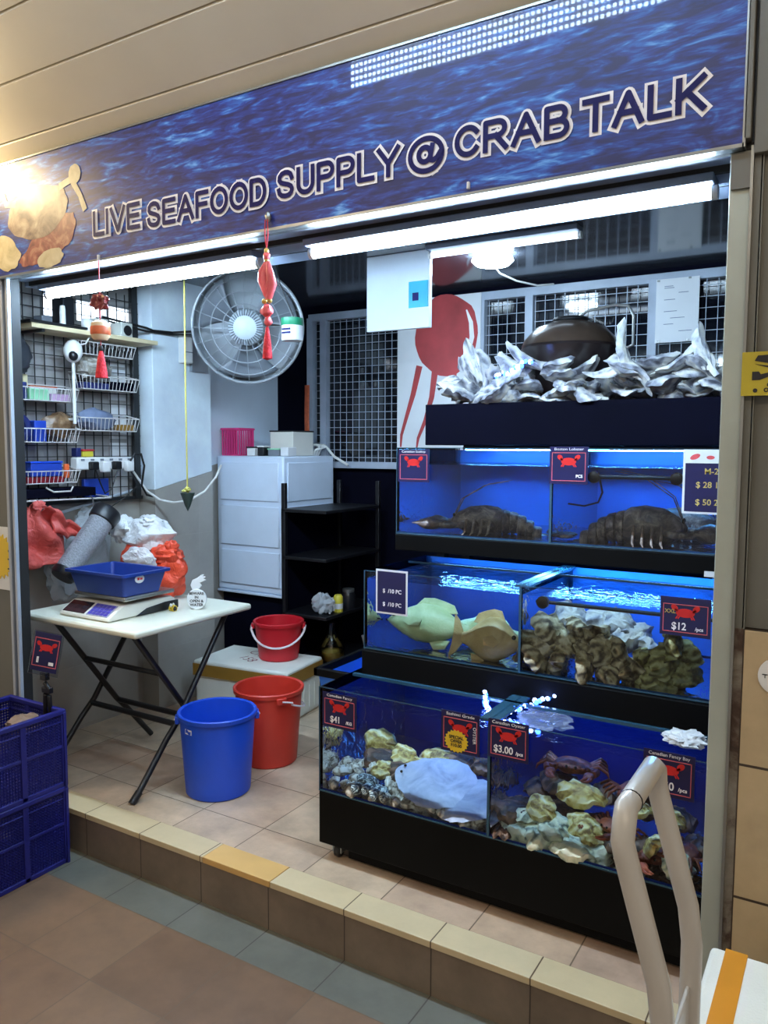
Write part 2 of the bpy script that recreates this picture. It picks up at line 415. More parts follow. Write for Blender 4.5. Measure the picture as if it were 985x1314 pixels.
M['strip'] = tilemat('grey_kerb_tile', [rgb(100, 100, 90), rgb(106, 106, 96), rgb(94, 95, 86)], .297, 2.0, -1.273, -1, grout=rgb(66, 62, 54), rough=.55, stain=.25)
M['walltile'] = tilemat('grey_wall_tile', [rgb(166, 162, 154), rgb(172, 168, 160)], .6, .3, 0.1, .02, ax=(1, 2), grout=rgb(170, 166, 158), gw=.003, rough=.4, stain=.12)
M['walltile_x'] = tilemat('grey_wall_tile_front', [rgb(166, 162, 154), rgb(172, 168, 160)], .6, .3, 0.1, .02, ax=(0, 2), grout=rgb(170, 166, 158), gw=.003, rough=.4, stain=.12)
M['beigetile'] = tilemat('beige_wall_tile', [rgb(190, 168, 132), rgb(196, 176, 140)], .60, .31, -.2, .072, ax=(0, 2), grout=rgb(62, 50, 40), gw=.006, rough=.45, stain=.2)
M['blue_led_low'] = emis('blue_led_low', (.03, .25, 1.0), 11)
M['rail'] = mat('bright_steel_rail', rgb(176, 184, 196), .35, metal=.25, var=.06)
M['warm_far'] = emis('warm_far_lamp', (1.0, .72, .32), 170)
# ------------------------------------------------------------------ the setting
XL, XR, YB, ZC, ZF = -3.24, -.235, 2.12, 2.27, -.165
struct('floor', MB().box(XL-.1, 1.2, .105, YB+.1, ZF, 0), M['floor'], smooth=False)
struct('step_nosing', MB().box(XL-.1, -1.857, 0, .1045, -.02, .001).box(-1.560, 1.2, 0, .1045, -.02, .001), M['lip'], smooth=False, bevel=.002)
struct('orange_nosing', MB().box(-1.855, -1.562, 0, .1045, -.02, .0015), M['lip_orange'], smooth=False, bevel=.002)
struct('step_riser', MB().box(XL-.1, 1.2, .004, .1048, ZF, -.021), M['riser'], smooth=False)
struct('kerb_strip', MB().box(-4.5, 1.5, -.157, .004, ZF-.05, ZF), M['strip'], smooth=False)
struct('paving', MB().box(-4.5, 1.5, -4.0, -.1572, ZF-.05, ZF), M['paving'], smooth=False)
# left wall: grey tiles below a rising edge, painted board above
def zt(y): return 1.113+(y-.658)*.2
def wall_yz(x, y0, y1, low):
    if low: return MB().prism([(y0, 0), (y1, 0), (y1, zt(y1)), (y0, zt(y0))], lambda u, v, d: (d, u, v), x-.06, x)
    return MB().prism([(y0, zt(y0)), (y1, zt(y1)), (y1, ZC+.02), (y0, ZC+.02)], lambda u, v, d: (d, u, v), x-.06, x)
struct('wall_left', wall_yz(XL, -.0, YB+.1, True), M['walltile'], smooth=False)
M['left_board'] = mat('grey_brown_board', rgb(160, 158, 156), .5, var=.12, scale=3)
struct('wall_left_upper', MB().prism([(0, zt(0)), (.98, zt(.98)), (.98, 1.995), (.43, 1.995), (.43, 2.1), (.98, 2.1), (.98, ZC+.02), (0, ZC+.02)], lambda u, v, d: (d, u, v), XL-.06, XL), M['left_board'], smooth=False)
struct('wall_left_back', wall_yz(XL-.001, 1.41, YB+.1, False), M['white_paint'], smooth=False)
w = struct('window_1', MB().box(XL-.05, XL-.04, .43, .98, 1.995, 2.1), M['lit_pane'], smooth=False)
mb = MB()
for y in (.43, .61, .80, .965): mb.box(XL-.04, XL+.004, y, y+.014, 1.995, 2.1)
mb.box(XL-.04, XL+.004, .43, .98, 1.99, 2.0).box(XL-.04, XL+.004, .43, .98, 2.095, 2.105)
struct('window_frame', mb, M['steel'], w, smooth=False)
# the square column standing out of the left wall
CX, CY0, CY1 = -3.12, .985, 1.41
mb = MB()
zc = 1.172
mb.box(XL, CX, CY0, CY1, 0, 1.17)
struct('wall_column_tile', MB().prism([(CY0, 0), (CY1, 0), (CY1, zc+.088), (CY0, zc)], lambda u, v, d: (d, u, v), XL, CX), M['walltile'], smooth=False)
struct('wall_column', MB().prism([(CY0+.001, zc), (CY1-.001, zc+.088), (CY1-.001, ZC+.02), (CY0+.001, ZC+.02)], lambda u, v, d: (d, u, v), XL, CX-.001), M['column_paint'], smooth=False, bevel=.004)
struct('trim_1', MB().tube([(XL+.006, .3, zt(.3)), (XL+.006, CY0-.005, zt(CY0))], .008, 6), M['white_paint'])
# back wall with its windows
struct('wall_back', MB().box(XL-.1, XR+.1, YB+.03, YB+.1, 0, ZC+.02), M['black_matte'], smooth=False)
struct('window_2', MB().box(-1.80, XR-.01, YB+.018, YB+.026, 1.2, 2.235), M['night_glass'], smooth=False)
struct('window_3', MB().box(-2.96, -2.30, YB+.018, YB+.026, 1.27, 2.2), M['night_glass'], smooth=False)
def grille(n, x0, x1, z0, z1, mull, pitch, mt, r=.0016):
    w = MB()
    w.box(x0, x1, YB-.03, YB+.018, z1-.022, z1+.022).box(x0, x1, YB-.03, YB+.018, z0-.02, z0+.02)
    for x in mull: w.box(x-.022, x+.022, YB-.031, YB+.018, z0, z1)
    f = struct('trim_%d' % n, w, mt, smooth=False, bevel=.002)
    g = MB(); x = x0
    while x < x1: g.box(x-r, x+r, YB-.012, YB-.009, z0, z1); x += pitch
    z = z0
    while z < z1: g.box(x0, x1, YB-.009, YB-.006, z-r, z+r); z += pitch
    struct('wire_grille', g, mt, f, smooth=False)
grille(2, -1.80, XR, 1.22, 2.215, (-1.79, -1.515, -.885), .0525, M['grille_white'])
grille(3, -2.95, -2.31, 1.29, 2.19, (-2.94, -2.84), .0455, M['grille_white'])
# ceiling and right wall
struct('ceiling', MB().box(XL-.1, XR+.1, .33, YB+.1, ZC, ZC+.05), M['ceiling'], smooth=False)
struct('ceiling_beam', MB().box(XL, XR, .33, .42, ZC-.03, ZC), M['lintel'], smooth=False)
struct('wall_right', MB().box(XR, XR+.06, .08, YB+.1, 0, ZC+.02), M['black_matte'], smooth=False)
struct('wall_right_front', MB().box(-.2, 1.3, 0.012, .08, 1.002, 3.2), M['grey_panel'], smooth=False)
struct('wall_right_tile', MB().box(-.2, 1.3, -.006, .08, ZF, 1.0), M['beigetile'], smooth=False, bevel=.003)
struct('wall_left_front', MB().box(-4.6, -2.868, 0.01, .07, ZF, 3.2), M['grey_panel'], smooth=False)
struct('wall_above_sign', MB().box(-2.868, -.2, .1, .16, 2.05, 3.2), M['grey_panel'], smooth=False)
# opening frame: left rails, right galvanised post, lintel box
mb = MB().box(-2.868, -2.852, -.012, .004, 0, 2.05).box(-2.833, -2.819, -.012, .004, 0, 2.05)
struct('trim_4', mb, M['rail'], smooth=False, bevel=.003)
struct('trim_5', MB().box(-2.868, -2.819, .004, .03, 0, 2.05).box(XL, -2.83, .02, .05, 0, 2.05), M['dark_gap'], smooth=False)
mb = MB().box(-.266, -.224, .0, .02, .0, 2.035)
struct('trim_6', mb, M['galv'], smooth=False, bevel=.002)
struct('trim_7', MB().box(-.224, -.218, -.012, .02, .0, 2.04), M['steel'], smooth=False)
M['grime'] = mottled('grimy_steel_post', [(.30, rgb(22, 16, 12)), (.44, rgb(66, 46, 34)), (.56, rgb(120, 112, 100)), (.72, rgb(146, 142, 132))], 7, .5, .2, 60, rnd=False)
struct('trim_8', MB().box(-.218, -.199, -.002, .04, .0, 1.0), M['grime'], smooth=False)
struct('trim_9', MB().box(-.218, -.204, -.002, .04, 1.0, 2.5).box(-.201, -.1985, -.004, .02, 1.0, 2.5), M['grey_panel'], smooth=False)
struct('trim_10', MB().box(-.262, -.218, -.010, .0, 1.955, 2.03), M['grey_panel'], smooth=False)
lt = struct('lintel', MB().box(-2.87, -.2, .02, .098, 2.045, 2.5).box(-2.9, XR, .12, .33, 2.035, 2.5).box(-2.9, XR, .02, .12, 2.052, 2.2), M['lintel'], smooth=False, bevel=.003)
struct('lintel_groove', MB().box(-2.86, -.27, .112, .126, 2.0335, 2.05).box(-2.86, -.27, .22, .226, 2.034, 2.04).box(-2.87, -.2, .0, .02, 2.036, 2.05), M['dark_gap'], lt, smooth=False)
# arcade ceiling outside, rising towards the street in long panels
k = math.tan(R(35)); pit = .1465
for i in range(10):
    y0 = -.066-(i-1)*pit if i else 0.0
    y1 = -.066-i*pit
    mb = MB().prism([(y0-.003, 2.449-k*(y0-.003)), (y1+.003, 2.449-k*(y1+.003)), (y1+.003, 2.51-k*(y1+.003)), (y0-.003, 2.51-k*(y0-.003))], lambda u, v, d: (d, u, v), -4.5, 1.5)
    struct('soffit_panel', mb, M['soffit'], smooth=False, bevel=.002)
struct('soffit_joint', MB().prism([(0, 2.462), (-1.4, 2.462+1.4*k), (-1.4, 2.53+1.4*k), (0, 2.53)], lambda u, v, d: (d, u, v), -4.5, 1.5), M['dark_gap'], smooth=False)
struct('trim_11', MB().box(-.238, -.224, -.03, .0, 2.05, 2.9).box(-.218, -.19, -.02, .012, 2.02, 2.9), M['grey_panel'], smooth=False, bevel=.002)

# ------------------------------------------------------------------ signboard
SY = -.026
sg = thing('signboard', 'long deep blue sea picture signboard reading live seafood supply above the shop opening', 'sign', (-1.56, SY, 2.04))
obj('sign_face', MB().box(-2.95, -.240, SY, SY+.02, 2.042, 2.446), M['sea'], sg, smooth=False)
mb = MB().box(-2.95, -.237, SY-.004, SY+.022, 2.034, 2.042).box(-2.95, -.237, SY-.004, SY+.022, 2.446, 2.452).box(-.240, -.234, SY-.004, SY+.022, 2.034, 2.452)
obj('sign_frame', mb, M['steel'], sg, smooth=False)
words = [('LIVE', -2.297, -2.056, 2.160, .094), ('SEAFOOD', -2.032, -1.520, 2.151, .090), ('SUPPLY', -1.492, -1.068, 2.157, .088), ('@', -1.049, -.941, 2.158, .094), ('CRAB', -.917, -.610, 2.167, .086), ('TALK', -.590, -.310, 2.164, .086)]
# sign lettering drawn as even strokes: a white outline with navy letters on it
def carc(cx, cz, a, b, d0, d1, n=14): return [(cx+a*cos(R(d0+(d1-d0)*i/n)), cz+b*sin(R(d0+(d1-d0)*i/n))) for i in range(n+1)]
S_ = [(.93, .74), (.84, .90), (.66, .98), (.46, 1), (.24, .96), (.09, .85), (.07, .70), (.18, .59), (.40, .53), (.66, .47), (.88, .38), (.96, .25), (.88, .10), (.70, .02), (.48, 0), (.24, .04), (.08, .14), (.03, .28)]
GL = {'L': (.56, [[(0, 1), (0, 0), (1, 0)]]), 'I': (.02, [[(.5, 1), (.5, 0)]]), 'V': (.78, [[(0, 1), (.5, 0), (1, 1)]]),
      'E': (.62, [[(1, 1), (0, 1), (0, 0), (1, 0)], [(0, .52), (.92, .52)]]), 'S': (.68, [S_]), 'A': (.80, [[(0, 0), (.5, 1), (1, 0)], [(.19, .36), (.81, .36)]]),
      'F': (.56, [[(1, 1), (0, 1), (0, 0)], [(0, .5), (.88, .5)]]), 'O': (.80, [carc(.5, .5, .5, .5, 90, 450, 28)]),
      'D': (.68, [[(0, 0), (0, 1), (.45, 1)]+carc(.45, .5, .55, .5, 90, -90, 16)[1:]+[(0, 0)]]), 'U': (.66, [[(0, 1), (0, .36)]+carc(.5, .36, .5, .36, 180, 360, 14)[1:]+[(1, 1)]]),
      'P': (.62, [[(0, 0), (0, 1), (.6, 1)]+carc(.6, .73, .4, .27, 90, -90, 12)[1:]+[(0, .46)]]), 'Y': (.76, [[(0, 1), (.5, .44), (1, 1)], [(.5, .44), (.5, 0)]]),
      'C': (.74, [carc(.52, .5, .52, .5, 38, 322, 24)]), 'R': (.70, [[(0, 0), (0, 1), (.58, 1)]+carc(.58, .74, .36, .26, 90, -90, 12)[1:]+[(0, .48)], [(.52, .48), (1, 0)]]),
      'B': (.64, [[(0, 0), (0, 1), (.58, 1)]+carc(.58, .765, .33, .235, 90, -90, 10)[1:]+[(0, .53)], [(.6, .53)]+carc(.62, .265, .38, .265, 90, -90, 10)[1:]+[(0, 0)]]),
      'T': (.70, [[(0, 1), (1, 1)], [(.5, 1), (.5, 0)]]), 'K': (.70, [[(0, 0), (0, 1)], [(.98, 1), (.0, .38)], [(.33, .60), (1, 0)]]),
      '@': (1.0, [carc(.5, .46, .54, .56, -62, 300-7, 40)[::1], carc(.46, .47, .20, .25, 20, 380, 20), [(.72, .74), (.66, .36), (.68, .25), (.76, .22), (.88, .30), (1.02, .52)]])}
LAY = [0]
def strokes(mb, pts, hw, y):
    fn = lambda u, v, d: (u, d, v)
    m = len(pts)
    for i in range(m-1):
        a, b = V((pts[i][0], 0, pts[i][1])), V((pts[i+1][0], 0, pts[i+1][1])); t = (b-a)
        if t.length < 1e-6: continue
        t.normalize(); nn = V((-t.z, 0, t.x))*hw
        if i == 0: a = a-t*hw*.96
        if i == m-2: b = b+t*hw*.96
        LAY[0] += 1; yy = y-LAY[0]*1.5e-5
        mb.add([(p.x, yy, p.z) for p in (a+nn, a-nn, b-nn, b+nn)], [(0, 1, 2, 3)])
    for u, v in pts[1:-1]:
        LAY[0] += 1; yy = y-LAY[0]*1.5e-5
        mb.add([(u+hw*cos(2*pi*k/12), yy, v+hw*sin(2*pi*k/12)) for k in range(12)], [tuple(range(12))])
for s, x0, x1, z, h in words:
    hw = .0068; gap = .0235/h
    tot = sum(GL[c][0] for c in s)+gap*(len(s)-1)
    H_ = h-2*hw-.008; kx = (x1-x0-2*hw-.008)/(tot*H_); x = x0+hw+.004
    a, b = MB(), MB(); na = nb_ = 0
    for c in s:
        wd, sk = GL[c]
        for q in sk:
            P_ = [(x+u*wd*H_*kx, z-H_/2+v*H_) for u, v in q]
            LAY[0] = na; strokes(a, P_, hw+.0075, SY-.0010); na = LAY[0]
            LAY[0] = nb_; strokes(b, P_, hw, SY-.0045); nb_ = LAY[0]
        x += (wd+gap)*H_*kx
    o = obj('word_outline', a, M['white_ink'], sg, smooth=False); obj('word_lettering', b, M['navy_ink'], o, smooth=False)
# the printed crab at the left end: flat print, cut round its outline
def flat(poly, y): return MB().prism(poly, lambda u, v, d: (u, d, v), y, y-.0006)
def ell(cx, cz, a, b, n=28, t=0, wob=0, sd=0):
    out = []
    for i in range(n):
        p = 2*pi*i/n; q = 1+wob*noise.noise(V((cos(p)*2+sd, sin(p)*2, sd)))
        u, v = a*cos(p)*q, b*sin(p)*q
        out.append((cx+u*cos(t)-v*sin(t), cz+u*sin(t)+v*cos(t)))
    return out
def strip(p, w):
    p = [V((a, 0, b)) for a, b in p]; L_, R_ = [], []
    ws = w if isinstance(w, list) else [w]*len(p)
    for i, q in enumerate(p):
        t = (p[min(i+1, len(p)-1)]-p[max(i-1, 0)]).normalized(); nn = V((-t.z, 0, t.x))*ws[i]
        L_.append(((q+nn).x, (q+nn).z)); R_.append(((q-nn).x, (q-nn).z))
    return L_+R_[::-1]
pic = obj('crab_picture', flat(ell(-2.600, 2.245, .175, .092, 40, .08, .14, 3), SY-.0008), M['crab_print'], sg, smooth=False)
mb = flat(ell(-2.56, 2.125, .15, .05, 30, .35, .25, 5), SY-.0005)
mb.add(*(lambda q: (q.v, q.f))(flat(ell(-2.46, 2.155, .08, .055, 24, .6, .2, 8), SY-.0006)))
obj('printed_claws', mb, M['crab_print2'], pic, smooth=False)
M['crab_leg_print'] = mottled('printed_pale_claw', [(.3, rgb(150, 138, 108)), (.5, rgb(184, 172, 140)), (.7, rgb(204, 194, 168))], 10, .4, 0, rnd=False)
obj('printed_claw', flat(ell(-2.80, 2.125, .10, .062, 26, -.3, .2, 2), SY-.0011), M['crab_leg_print'], pic, smooth=False)
for q in (flat(ell(-2.53, 2.075, .075, .032, 22, .1, .2, 4), SY-.0012), flat(ell(-2.385, 2.345, .032, .034, 20, 0, .1, 9), SY-.0012),
          flat(strip([(-2.47, 2.315), (-2.385, 2.335)], .012), SY-.0011), flat(strip([(-2.40, 2.325), (-2.36, 2.27), (-2.335, 2.215)], [.012, .010, .012]), SY-.0011),
          flat(strip([(-2.80, 2.34), (-2.78, 2.30), (-2.72, 2.29)], .012), SY-.0011)):
    obj('printed_leg', q, M['crab_leg_print'], pic, smooth=False)
t = thing('metal_clip', 'small pale clip stuck under the sign lettering', 'clip', (-.873, SY, 2.057))
obj('clip_body', MB().cbox((-.873, SY-.004, 2.058), (.007, .01, .018)), M['white_plastic'], t, bevel=.002)

# ------------------------------------------------------------------ things fixed outside, right and left
t = thing('camera_notice', 'yellow camera warning sign on the steel post right of the opening', 'sign', (-.16, -.014, 1.56))
obj('sign_plate', MB().box(-.224, -.06, -.020, -.0165, 1.513, 1.606), M['yellow_sign'], t, smooth=False)
mb = MB().prism([(-.199, 1.587), (-.193, 1.598), (-.165, 1.599), (-.12, 1.586), (-.118, 1.575), (-.160, 1.578)], lambda u, v, d: (u, d, v), -.020, -.0212)
mb.prism([(-.198, 1.580), (-.150, 1.572), (-.120, 1.566), (-.120, 1.560), (-.155, 1.566)], lambda u, v, d: (u, d, v), -.020, -.0212)
mb.prism([(-.203, 1.564), (-.19, 1.564), (-.186, 1.558), (-.15, 1.566), (-.15, 1.560), (-.188, 1.546), (-.203, 1.546)], lambda u, v, d: (u, d, v), -.020, -.0212)
mb.prism(ell(-.196, 1.524, .0045, .0045, 14), lambda u, v, d: (u, d, v), -.020, -.0212)
obj('camera_symbol', mb, M['ink'], t, smooth=False)
tx = text('notice_lettering', 'CCTV IN', .012, M['ink'], t, at=(-.150+.16, -.0068, 1.535-1.56), bold=.0006, ext=.0003)
tx = text('notice_lettering', 'OPERATION', .012, M['ink'], t, at=(-.146+.16, -.0068, 1.524-1.56), bold=.0006, ext=.0003)
t = thing('red_banner_cloth', 'red crinkled cloth hanging at the top right edge of the picture', 'cloth', (-.15, -.08, 2.3))
obj('cloth', MB().grid(lambda u, v: (-.188+.022*(1-v)+u*.11, -.004-.010*sin(u*19+v*3), 1.995+.62*v+.012*sin(u*9)), 24, 20), M['red_cloth'], t, solid=.004)
t = thing('round_plate', 'white round disc on the beige tiles at the right picture edge', 'disc', (-.128, -.006, .905))
obj('disc', MB().lathe([(.0, 0), (.038, 0), (.041, .003), (.041, .008), (.034, .010), (0, .010)], n=36, M=Matrix.Translation((-.126, -.006, .905)) @ Matrix.Rotation(R(90), 4, 'X'), cap0=False, cap1=False), M['paper'], t)
obj('disc_mark', MB().box(-.158, -.147, -.0173, -.0162, .9065, .9085).box(-.153, -.1515, -.0173, -.0162, .900, .9085), M['ink'], t, smooth=False)
t = thing('paper_notice', 'pale paper notice on the grey wall at the left picture edge', 'notice', (-2.93, .008, 1.0))
obj('sheet', MB().box(-3.06, -2.858, .002, .005, .82, 1.075), M['paper'], t, smooth=False)
t = thing('starburst_sticker', 'yellow starburst price sticker on the pale notice at the left edge', 'sticker', (-2.94, 0, .95))
st = []
for i in range(44):
    a = 2*pi*i/44; r = .094 if i % 2 else .078
    st.append((-2.945+r*cos(a), .955+r*sin(a)))
obj('starburst', MB().prism(st, lambda u, v, d: (u, d, v), .0015, -.0008), M['yellow'], t, smooth=False)
obj('scribble', MB().box(-2.885, -2.868, -.0022, -.001, .976, .984).box(-2.888, -2.872, -.0022, -.001, .944, .950).box(-2.89, -2.875, -.0022, -.001, .905, .911), M['ink'], t, smooth=False)

# ------------------------------------------------------------------ lamps
def batten(name, label, x0, x1, y, z, lit, group=None, r=.0145):
    t = thing(name, label, 'light', ((x0+x1)/2, y, z+.02), 0, group)
    obj('batten', MB().box(x0-.01, x1+.01, y-.048, y+.03, z+.014, z+.0345), M['lintel'], t, bevel=.003)
    obj('tube', MB().tube([(x0, y, z), (x1, y, z)], r, 14), lit, t)
    for xa in (x0-.014, x1): obj('end_cap', MB().tube([(xa, y, z), (xa+.014, y, z)], r+.003, 12), M['white_plastic'], t)
    return t
batten('tube_light', 'long glowing tube light under the lintel, over the table side', -2.805, -1.725, .165, 2.002, M['tube'])
batten('tube_light', 'long glowing tube light under the lintel, over the fish tanks', -1.485, -.325, .150, 2.002, M['tube'])
batten('tube_light', 'short dimmer tube light on the shop ceiling behind the long tube', -1.635, -.985, 1.225, 2.236, M['tube_dim'], r=.012)
t = thing('round_lamp', 'bright round lamp on the shop ceiling with trailing white cable', 'light', (-1.455, 1.47, 2.27))
obj('lamp_base', MB().lathe([(0, 2.27), (.06, 2.27), (.06, 2.255), (0, 2.255)], (-1.455, 1.47, 0), 28), M['white_plastic'], t)
obj('lamp_dome', MB().lathe([(0, 2.256), (.088, 2.256), (.094, 2.24), (.075, 2.222), (.03, 2.214), (0, 2.213)], (-1.455, 1.47, 0), 32, cap0=False, cap1=False), M['bulb'], t)
obj('lamp_cable', MB().tube([(-1.44, 1.44, 2.215), (-1.40, 1.43, 2.17), (-1.33, 1.45, 2.135), (-1.26, 1.52, 2.12), (-1.22, 1.62, 2.14)], .004, 8), M['cable_white'], t)
# market lamps outside the picture: a white LED row (mirrored in the sign), a warm bulb and warm ceiling lamps
t = thing('led_row_lamp', 'white LED row lamp hung under the arcade ceiling before the sign', 'light', (-1.2, -1.0, 2.95))
obj('led_housing', MB().box(-1.9, -.35, -1.03, -1.018, 2.885, 3.03), M['white_plastic'], t, bevel=.004)
mb = MB()
for j in range(5):
    for i in range(72): mb.box(-1.885+i*.0213, -1.885+i*.0213+.011, -1.018, -1.014, 2.897+j*.026, 2.897+j*.026+.011)
obj('led_dots', mb, M['led_panel'], t, smooth=False)
t = thing('warm_bulb', 'bare warm bulb under the arcade ceiling left of the sign', 'light', (-3.11, -.25, 2.45))
obj('bulb_glass', MB().lathe([(0, -.062), (.035, -.054), (.056, -.02), (.056, .016), (.025, .05), (0, .052)], (-3.11, -.25, 2.516), 20, cap0=False, cap1=False), M['warm'], t)
obj('bulb_socket', MB().lathe([(.020, .045), (.020, .098), (0, .098)], (-3.11, -.25, 2.516), 16), M['black'], t)
for i, (x, y, z, s) in enumerate(((-3.0, -2.6, 2.75, 1), (.35, -2.3, 2.75, 1))):
    t = thing('arcade_lamp', ('warm ceiling lamp of the arcade, far left behind the camera', 'warm ceiling lamp of the arcade, right behind the camera')[i], 'light', (x, y, z))
    obj('lamp_tray', MB().box(x-.62, x+.62, y-.025, y+.025, z+.03, z+.06), M['white_plastic'], t, bevel=.005)
    obj('lamp_tube', MB().tube([(x-.6, y, z), (x+.6, y, z)], .016, 12), M['warm_panel'], t)
    obj('lamp_chain', MB().tube([(x, y, z+.05), (x, y, z+.6)], .006, 6), M['steel'], t)
# ------------------------------------------------------------------ crates
def crate(name, label, x0, x1, y0, y1, z0, h):
    t = thing(name, label, 'crate', ((x0+x1)/2, (y0+y1)/2, z0))
    rim, th = .020, .010
    def ring(mb, e, za, zb, w=th):
        mb.box(x0-e, x1+e, y0-e, y0-e+w+e, za, zb).box(x0-e, x1+e, y1-w, y1+e, za, zb)
        mb.box(x0-e, x0+w, y0, y1, za, zb).box(x1-w, x1+e, y0, y1, za, zb)
    mb = MB(); ring(mb, .008, z0+h-rim, z0+h)
    obj('rim', mb, M['blue_crate'], t, bevel=.004)
    mb = MB(); ring(mb, .005, z0, z0+.018)
    obj('foot_rim', mb, M['blue_crate'], t, bevel=.003)
    mb = MB().box(x0, x1, y0, y1, z0+.006, z0+.014)
    for (xa, xb, ya, yb) in ((x0, x1, y0, y0+.003), (x0, x1, y1-.003, y1), (x0, x0+.003, y0, y1), (x1-.003, x1, y0, y1)):
        # perforated side: a lattice of slim bars
        n = int((xb-xa if xb-xa > .01 else yb-ya)/.011)
        for i in range(n+1):
            f = i/n
            if xb-xa > .01: mb.box(xa+(xb-xa)*f-.0027, xa+(xb-xa)*f+.0027, ya, yb, z0, z0+h)
            else: mb.box(xa, xb, ya+(yb-ya)*f-.0027, ya+(yb-ya)*f+.0027, z0, z0+h)
        m = int(h/.011)
        for j in range(m+1):
            z = z0+.004+(h-.008)*j/m
            if xb-xa > .01: mb.box(xa, xb, ya, yb, z-.0027, z+.0027)
            else: mb.box(xa, xb, ya, yb, z-.0027, z+.0027)
    obj('lattice_wall', mb, M['blue_crate'], t, smooth=False)
    mb = MB(); zm = z0+h*.52
    ring(mb, .003, zm-.006, zm+.006); ring(mb, .003, z0+h-.05, z0+h-.044)
    for fx in (0, .33, .66, 1):
        x = x0+(x1-x0)*fx
        for y in (y0, y1): mb.box(x-.011, x+.011, y-.005, y+.005, z0, z0+h-.01)
    for fy in (0, .36, .70, 1):
        y = y0+(y1-y0)*fy
        for x in (x0, x1): mb.box(x-.005, x+.005, y-.011, y+.011, z0, z0+h-.01)
    obj('rib', mb, M['blue_crate'], t, bevel=.002)
    return t
crate('plastic_crate', 'dark blue lattice crate on the paving, underneath the other crate', -2.80, -2.483, -.62, -.068, ZF, .298)
crate('plastic_crate', 'dark blue lattice crate on top of its twin, a price card clipped to it', -2.80, -2.483, -.62, -.068, ZF+.298, .293)
# clip arm and its small card, clipped on the back rim of the upper crate
t = thing('card_clip', 'small price card in a clear holder on a black clamp on the blue crate', 'sign', (-2.555, -.075, .43))
mb = MB().tube([(-2.575, -.075, .34), (-2.568, -.075, .45), (-2.56, -.08, .475)], .012, 8).tube([(-2.545, -.075, .40), (-2.545, -.078, .47)], .009, 8)
mb.cbox((-2.553, -.08, .490), (.045, .02, .022)).tube([(-2.535, -.08, .49), (-2.562, -.085, .52)], .009, 8).cbox((-2.555, -.088, .545), (.034, .02, .03))
obj('clamp_arm', mb, M['black'], t, bevel=.003)
TM = Matrix.Translation((-2.528, -.098, .640)) @ Matrix.Rotation(R(30), 4, 'Z') @ Matrix.Rotation(R(11), 4, 'Y')
obj('clear_holder', MB().cbox((0, .002, -.006), (.112, .003, .165), TM), M['frosted'], t, smooth=False)
obj('card', MB().cbox((0, -.001, 0), (.098, .002, .146), TM), M['navy_card'], t, smooth=False)
mb = MB()
for a in ((-.046, .046, .050, .053), (-.046, .046, -.055, -.052), (-.046, -.043, -.055, .053), (.043, .046, -.055, .053)): mb.box(a[0], a[1], -.0032, -.002, a[2], a[3], TM)
obj('border', mb, M['pink_line'], t, smooth=False)
def crab_print(M_=None, s=1.0, cx=0, cz=0, y=-.0012):
    """plain red crab silhouette with two raised claws"""
    mb = MB(); fn = lambda u, v, d: ((M_ @ V((cx+u*s, d, cz+v*s))) if M_ else V((cx+u*s, d, cz+v*s)))
    mb.prism(ell(0, 0, .026, .013, 20), fn, y, y-.0005)
    for sg_ in (-1, 1):
        mb.prism(ell(sg_*.030, .014, .011, .008, 14, sg_*.7), fn, y, y-.0005)
        mb.prism(strip([(sg_*.020, .004), (sg_*.029, .010)], .003), fn, y, y-.0005)
        for k_ in (0, 1): mb.prism(strip([(sg_*(.014+.006*k_), -.008), (sg_*(.020+.006*k_), -.018)], .0018), fn, y, y-.0005)
    return mb
obj('crab_picture', crab_print(TM, .95, 0, .018, -.0022), M['crab_red'], t, smooth=False)
mb = MB().box(-.030, -.022, -.0034, -.002, -.042, -.020, TM).box(.016, .034, -.0034, -.002, -.046, -.034, TM)
obj('price_figures', mb, M['white_ink'], t, smooth=False)
t = thing('cardboard_scrap', 'crumpled brown scrap lying inside the upper blue crate', 'scrap', (-2.58, -.16, .37))
obj('scrap', MB().blob((-2.565, -.17, .385), (.05, .06, .035), 4, .4, 2.5, fold=.05), mat('brown_scrap', rgb(122, 100, 86), .8, var=.3, scale=20), t)

# ------------------------------------------------------------------ folding table
t = thing('folding_table', 'cream topped folding table with black crossed tube legs carrying the scale', 'table', (-2.645, .44, 0))
obj('table_top', MB().box(-2.998, -2.292, .112, .775, .672, .70), M['table_top'], t, bevel=.010)
lr = .0125
def leg(n, p): obj(n, MB().tube(p, lr, 10), M['black'], t)
for x in (-2.372, -2.90):
    leg('leg', [(x, .70, .672), (x, .40, .265), (x, .33, .20), (x, .17, .02), (x, .15, .012)])
for x in (-2.398, -2.87):
    leg('leg', [(x, .185, .672), (x, .50, .245), (x, .56, .18), (x, .70, .012)])
obj('stretcher', MB().tube([(-2.90, .385, .25), (-2.372, .385, .25)], lr, 10), M['black'], t)
obj('stretcher', MB().tube([(-2.87, .51, .235), (-2.398, .51, .235)], lr, 10), M['black'], t)
obj('stretcher', MB().tube([(-2.87, .335, .47), (-2.398, .335, .47)], .011, 10), M['black'], t)
obj('foot', MB().tube([(-2.372, .185, .036), (-2.372, .146, .002)], .0155, 10), M['black'], t)
obj('foot', MB().tube([(-2.90, .185, .036), (-2.90, .146, .002)], .0155, 10), M['black'], t)

